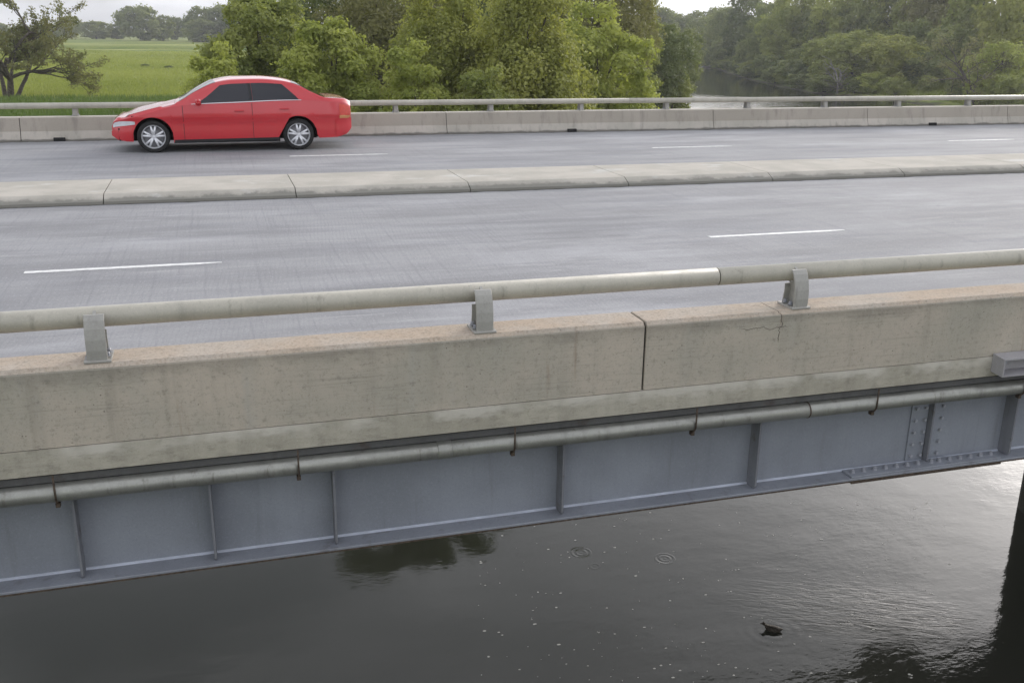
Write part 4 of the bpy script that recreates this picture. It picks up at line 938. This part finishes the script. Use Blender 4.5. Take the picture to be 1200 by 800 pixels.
for side in (-1, 1):
    # front side window, rear side window (dark glass) between belt and roof edge
    def fw(u, v):
        xa = 1.52+.02; xl = 1.53+(v)*.46; xr = 2.515-.02*v; return xl+(xr-xl)*u, 1.06+.78*v
    def rw(u, v):
        xl = 2.575-.02*v; xr = 3.43-.30*v**1.3; return xl+(xr-xl)*u, 1.06+.78*v
    def bp_(u, v): return 2.508+.062*u-.02*v, 1.06+.78*v
    door_f = patch('front_door', RED, lambda u, v: (1.30+1.24*u, .06+.92*v), side, .0035)
    door_r = patch('rear_door', RED, lambda u, v: (2.555+(.46+.30*min(1, v*1.35))*u, .06+.92*v), side, .0035)
    patch('front_window', GLASS, fw, side, .007); patch('rear_window', GLASS, rw, side, .007); patch('window_pillar', PLAST, bp_, side, .0065, n=4)
    patch('belt_trim', CHROME, lambda u, v: (1.45+2.03*u, 1.015+.035*v), side, .009, n=24)
    patch('rub_strip', PLAST if False else RED, lambda u, v: (1.16+1.82*u, .50+.05*v), side, .012, n=20)
    for x0, par in ((2.22, door_f), (3.06, door_r)):
        h = MB(); p = ring_pt(x0+.09, .80, False); c = cpt((x0+.09, p[1]-.018, p[2]), side); h.box(c[0]-.09, c[0]+.09, c[1]-.016, c[1]+.016, c[2]-.014, c[2]+.014, .006)
        o = link('door_handle', h.mesh('door_handle'), RED, par)
    patch('headlight', LENSW, lambda u, v: (.03+.40*u, .70+.24*v*(1-.55*u**2)-.02*u), side, .006)
    patch('taillight', LENSR, lambda u, v: (4.20+.215*u, .62+.32*v), side, .006); patch('tail_indicator', LENSO, lambda u, v: (4.20+.215*u, .52+.09*v), side, .006, n=6)
    patch('sill_strip', PLAST, lambda u, v: (WF+.37+(WR-WF-.74)*u, .0+.07*v), side, .005, n=16)
    mr = MB(); p = ring_pt(1.60, 1.1, False); c = cpt((1.58, p[1]-.10, p[2]+.03), side); mr.box(c[0]-.05, c[0]+.05, c[1]-.09, c[1]+.09, c[2]-.055, c[2]+.055, .03)
    coff(mr.build('wing_mirror', RED, car))
    # seams: thin dark gaps around the doors
    for xs_ in (1.285, 2.547):
        patch('door_seam', PLAST, lambda u, v: (xs_+.008*u, .06+.93*v), side, .0036, n=6)
    # wheels
    for wx in (WF, WR):
        yc = CY+.115 if side < 0 else CY+2*HALF-.115; s = 1 if side < 0 else -1; c = (CX+wx, yc, WRAD)
        r = WRAD; ty = MB().lathe([(.205, .085*s), (.225, .095*s), (r-.03, .098*s), (r-.008, .085*s), (r, .06*s), (r, -.06*s), (r-.008, -.085*s), (r-.03, -.098*s), (.225, -.095*s), (.205, -.085*s)][::1], c, 'y', 40)
        wh = empty('wheel'); wh.parent = car; wh.location = Vector(c)-Vector(car.location)
        for k_, nm_, mt_ in ((ty, 'tyre', RUB),):
            o = link(nm_, k_.mesh(nm_), mt_, wh); o.location = -Vector(c)
        rm = MB().lathe([(.212, -.098*s), (.216, -.10*s), (.205, -.088*s), (.196, -.06*s), (.19, .06*s)], c, 'y', 40)
        rm.lathe([(0, -.088*s), (.028, -.088*s), (.046, -.082*s), (.05, -.055*s), (0, -.05*s)], c, 'y', 20)
        for k in range(5):
            for dk in (-.11, .11):
                a = 2*math.pi*k/5+.3+dk*.6; a2 = 2*math.pi*k/5+.3+dk*1.9
                p0 = (c[0]+.035*math.cos(a), c[1]-.078*s, c[2]+.035*math.sin(a)); p1 = (c[0]+.198*math.cos(a2), c[1]-.075*s, c[2]+.198*math.sin(a2)); rm.tube([p0, p1], [.024, .021], 6)
        o = link('rim', rm.mesh('rim'), ALLOY, wh); o.location = -Vector(c)
        dk_ = MB().lathe([(0, -.03*s), (.192, -.03*s), (.192, .03*s), (0, .03*s)], c, 'y', 24); o = link('brake_disc', dk_.mesh('brake_disc'), plain('brake_steel', (.30, .30, .31), .5, .4), wh); o.location = -Vector(c)
def full(name, mat, f, push=.006, n=14):
    q = MB(); vs = []
    for i in range(n+1):
        for j in range(2*n+1):
            v = j/n; x, t = f(i/n, 1-abs(v-1)); s = -1 if v <= 1 else 1; p = Vector(ring_pt(x, t, False))+norm_at(x, t)*push; vs.append(cpt(p, s))
    k = 2*n+1; q.add(vs, [(i*k+j, i*k+j+1, (i+1)*k+j+1, (i+1)*k+j) for i in range(n) for j in range(2*n)], True); return coff(link(name, q.mesh(name), mat, car))
full('windscreen', GLASS, lambda u, v: (1.235+.62*u+.06*(1-v)*u, 2.03+.97*v)); full('rear_screen', GLASS, lambda u, v: (3.36+.58*u-.05*(1-v)*(1-u), 2.03+.97*v))
full('bonnet', RED, lambda u, v: (.20+.95*u, 2.0+1.0*v), .0035)
coff(MB().box(CX-.012, CX+.004, CY+HALF-.32, CY+HALF+.32, .40, .47, .004).build('grille', PLAST, car))
# bumpers
for nm_, f in (('front_bumper', lambda u, v: (.0+.36*u, .05+.46*v)), ('rear_bumper', lambda u, v: (LEN-.32+.32*u, .05+.44*v))):
    for side in (-1, 1): patch(nm_, RED, f, side, .012)
pl = MB().box(CX+LEN+.002, CX+LEN+.012, CY+HALF-.15, CY+HALF+.15, .62, .72).build('number_plate', plain('plate_white', (.7, .7, .68), .5), car); coff(pl)

# ------------------------------------------------------------------ duck on the river
dk = MB(); sp = [(-.17, 0, .055, .006, .012), (-.155, 0, .05, .03, .012), (-.12, 0, .042, .06, .03), (-.06, 0, .035, .075, .052), (.0, 0, .035, .08, .06), (.06, 0, .04, .07, .058), (.10, 0, .055, .05, .05), (.120, 0, .076, .040, .042), (.130, 0, .098, .034, .036), (.142, 0, .116, .035, .034), (.162, 0, .120, .031, .028), (.178, 0, .115, .018, .015), (.196, 0, .110, .014, .007), (.212, 0, .107, .009, .004)]
n = 12; vs = []
for x, y, z, ry, rz in sp:
    for j in range(n): a = 2*math.pi*j/n; vs.append((x, y+ry*math.cos(a), z+rz*math.sin(a)))
fs = [(i*n+j, i*n+(j+1) % n, (i+1)*n+(j+1) % n, (i+1)*n+j) for i in range(len(sp)-1) for j in range(n)]+[tuple(range(n-1, -1, -1)), tuple((len(sp)-1)*n+j for j in range(n))]
dk.add(vs, fs, True)
dob = dk.build('duck', plain('duck_feathers', (.045, .036, .026), .7, 0, .5, 30, .3)); dob.location = (DUCK[0], DUCK[1], WZ-.008); dob.rotation_euler = (0, 0, RAD(150)); dob.scale = (1.15,)*3
tag(dob, 'small dark duck swimming on the river below the girder', 'duck')
# foam flecks drifting on the water
rng = np.random.default_rng(4); fm = MB()
for k in range(280):
    px = 560+560*rng.random()**.9; py = 585+215*rng.random(); p = on_z(px, py, WZ+.004); r = .008+.018*rng.random()**2.5; a0 = rng.random()*6; e = .5+.8*rng.random()
    fm.add([(p[0]+r*e*math.cos(a0+a)*1.5, p[1]+r*math.sin(a0+a), p[2]) for a in np.linspace(0, 5.2, 6)], [tuple(range(6))])
tag(fm.build('foam_flecks', plain('foam', (.6, .6, .56), .8)), 'pale flecks of fluff floating on the river', kind='stuff')
# haze
hz_ = MB().box(-2700, 2700, -2700, 2700, WZ-3.0, 34)
hm_ = bpy.data.materials.new('haze_air'); hm_.use_nodes = True; t_ = hm_.node_tree; t_.nodes.clear()
vo_ = t_.nodes.new('ShaderNodeVolumePrincipled'); vo_.inputs['Color'].default_value = (.95, .97, 1, 1); vo_.inputs['Density'].default_value = .00032; vo_.inputs['Anisotropy'].default_value = .3
ou_ = t_.nodes.new('ShaderNodeOutputMaterial'); t_.links.new(vo_.outputs[0], ou_.inputs['Volume'])
tag(hz_.build('haze', hm_), 'thin pale evening haze', kind='stuff')
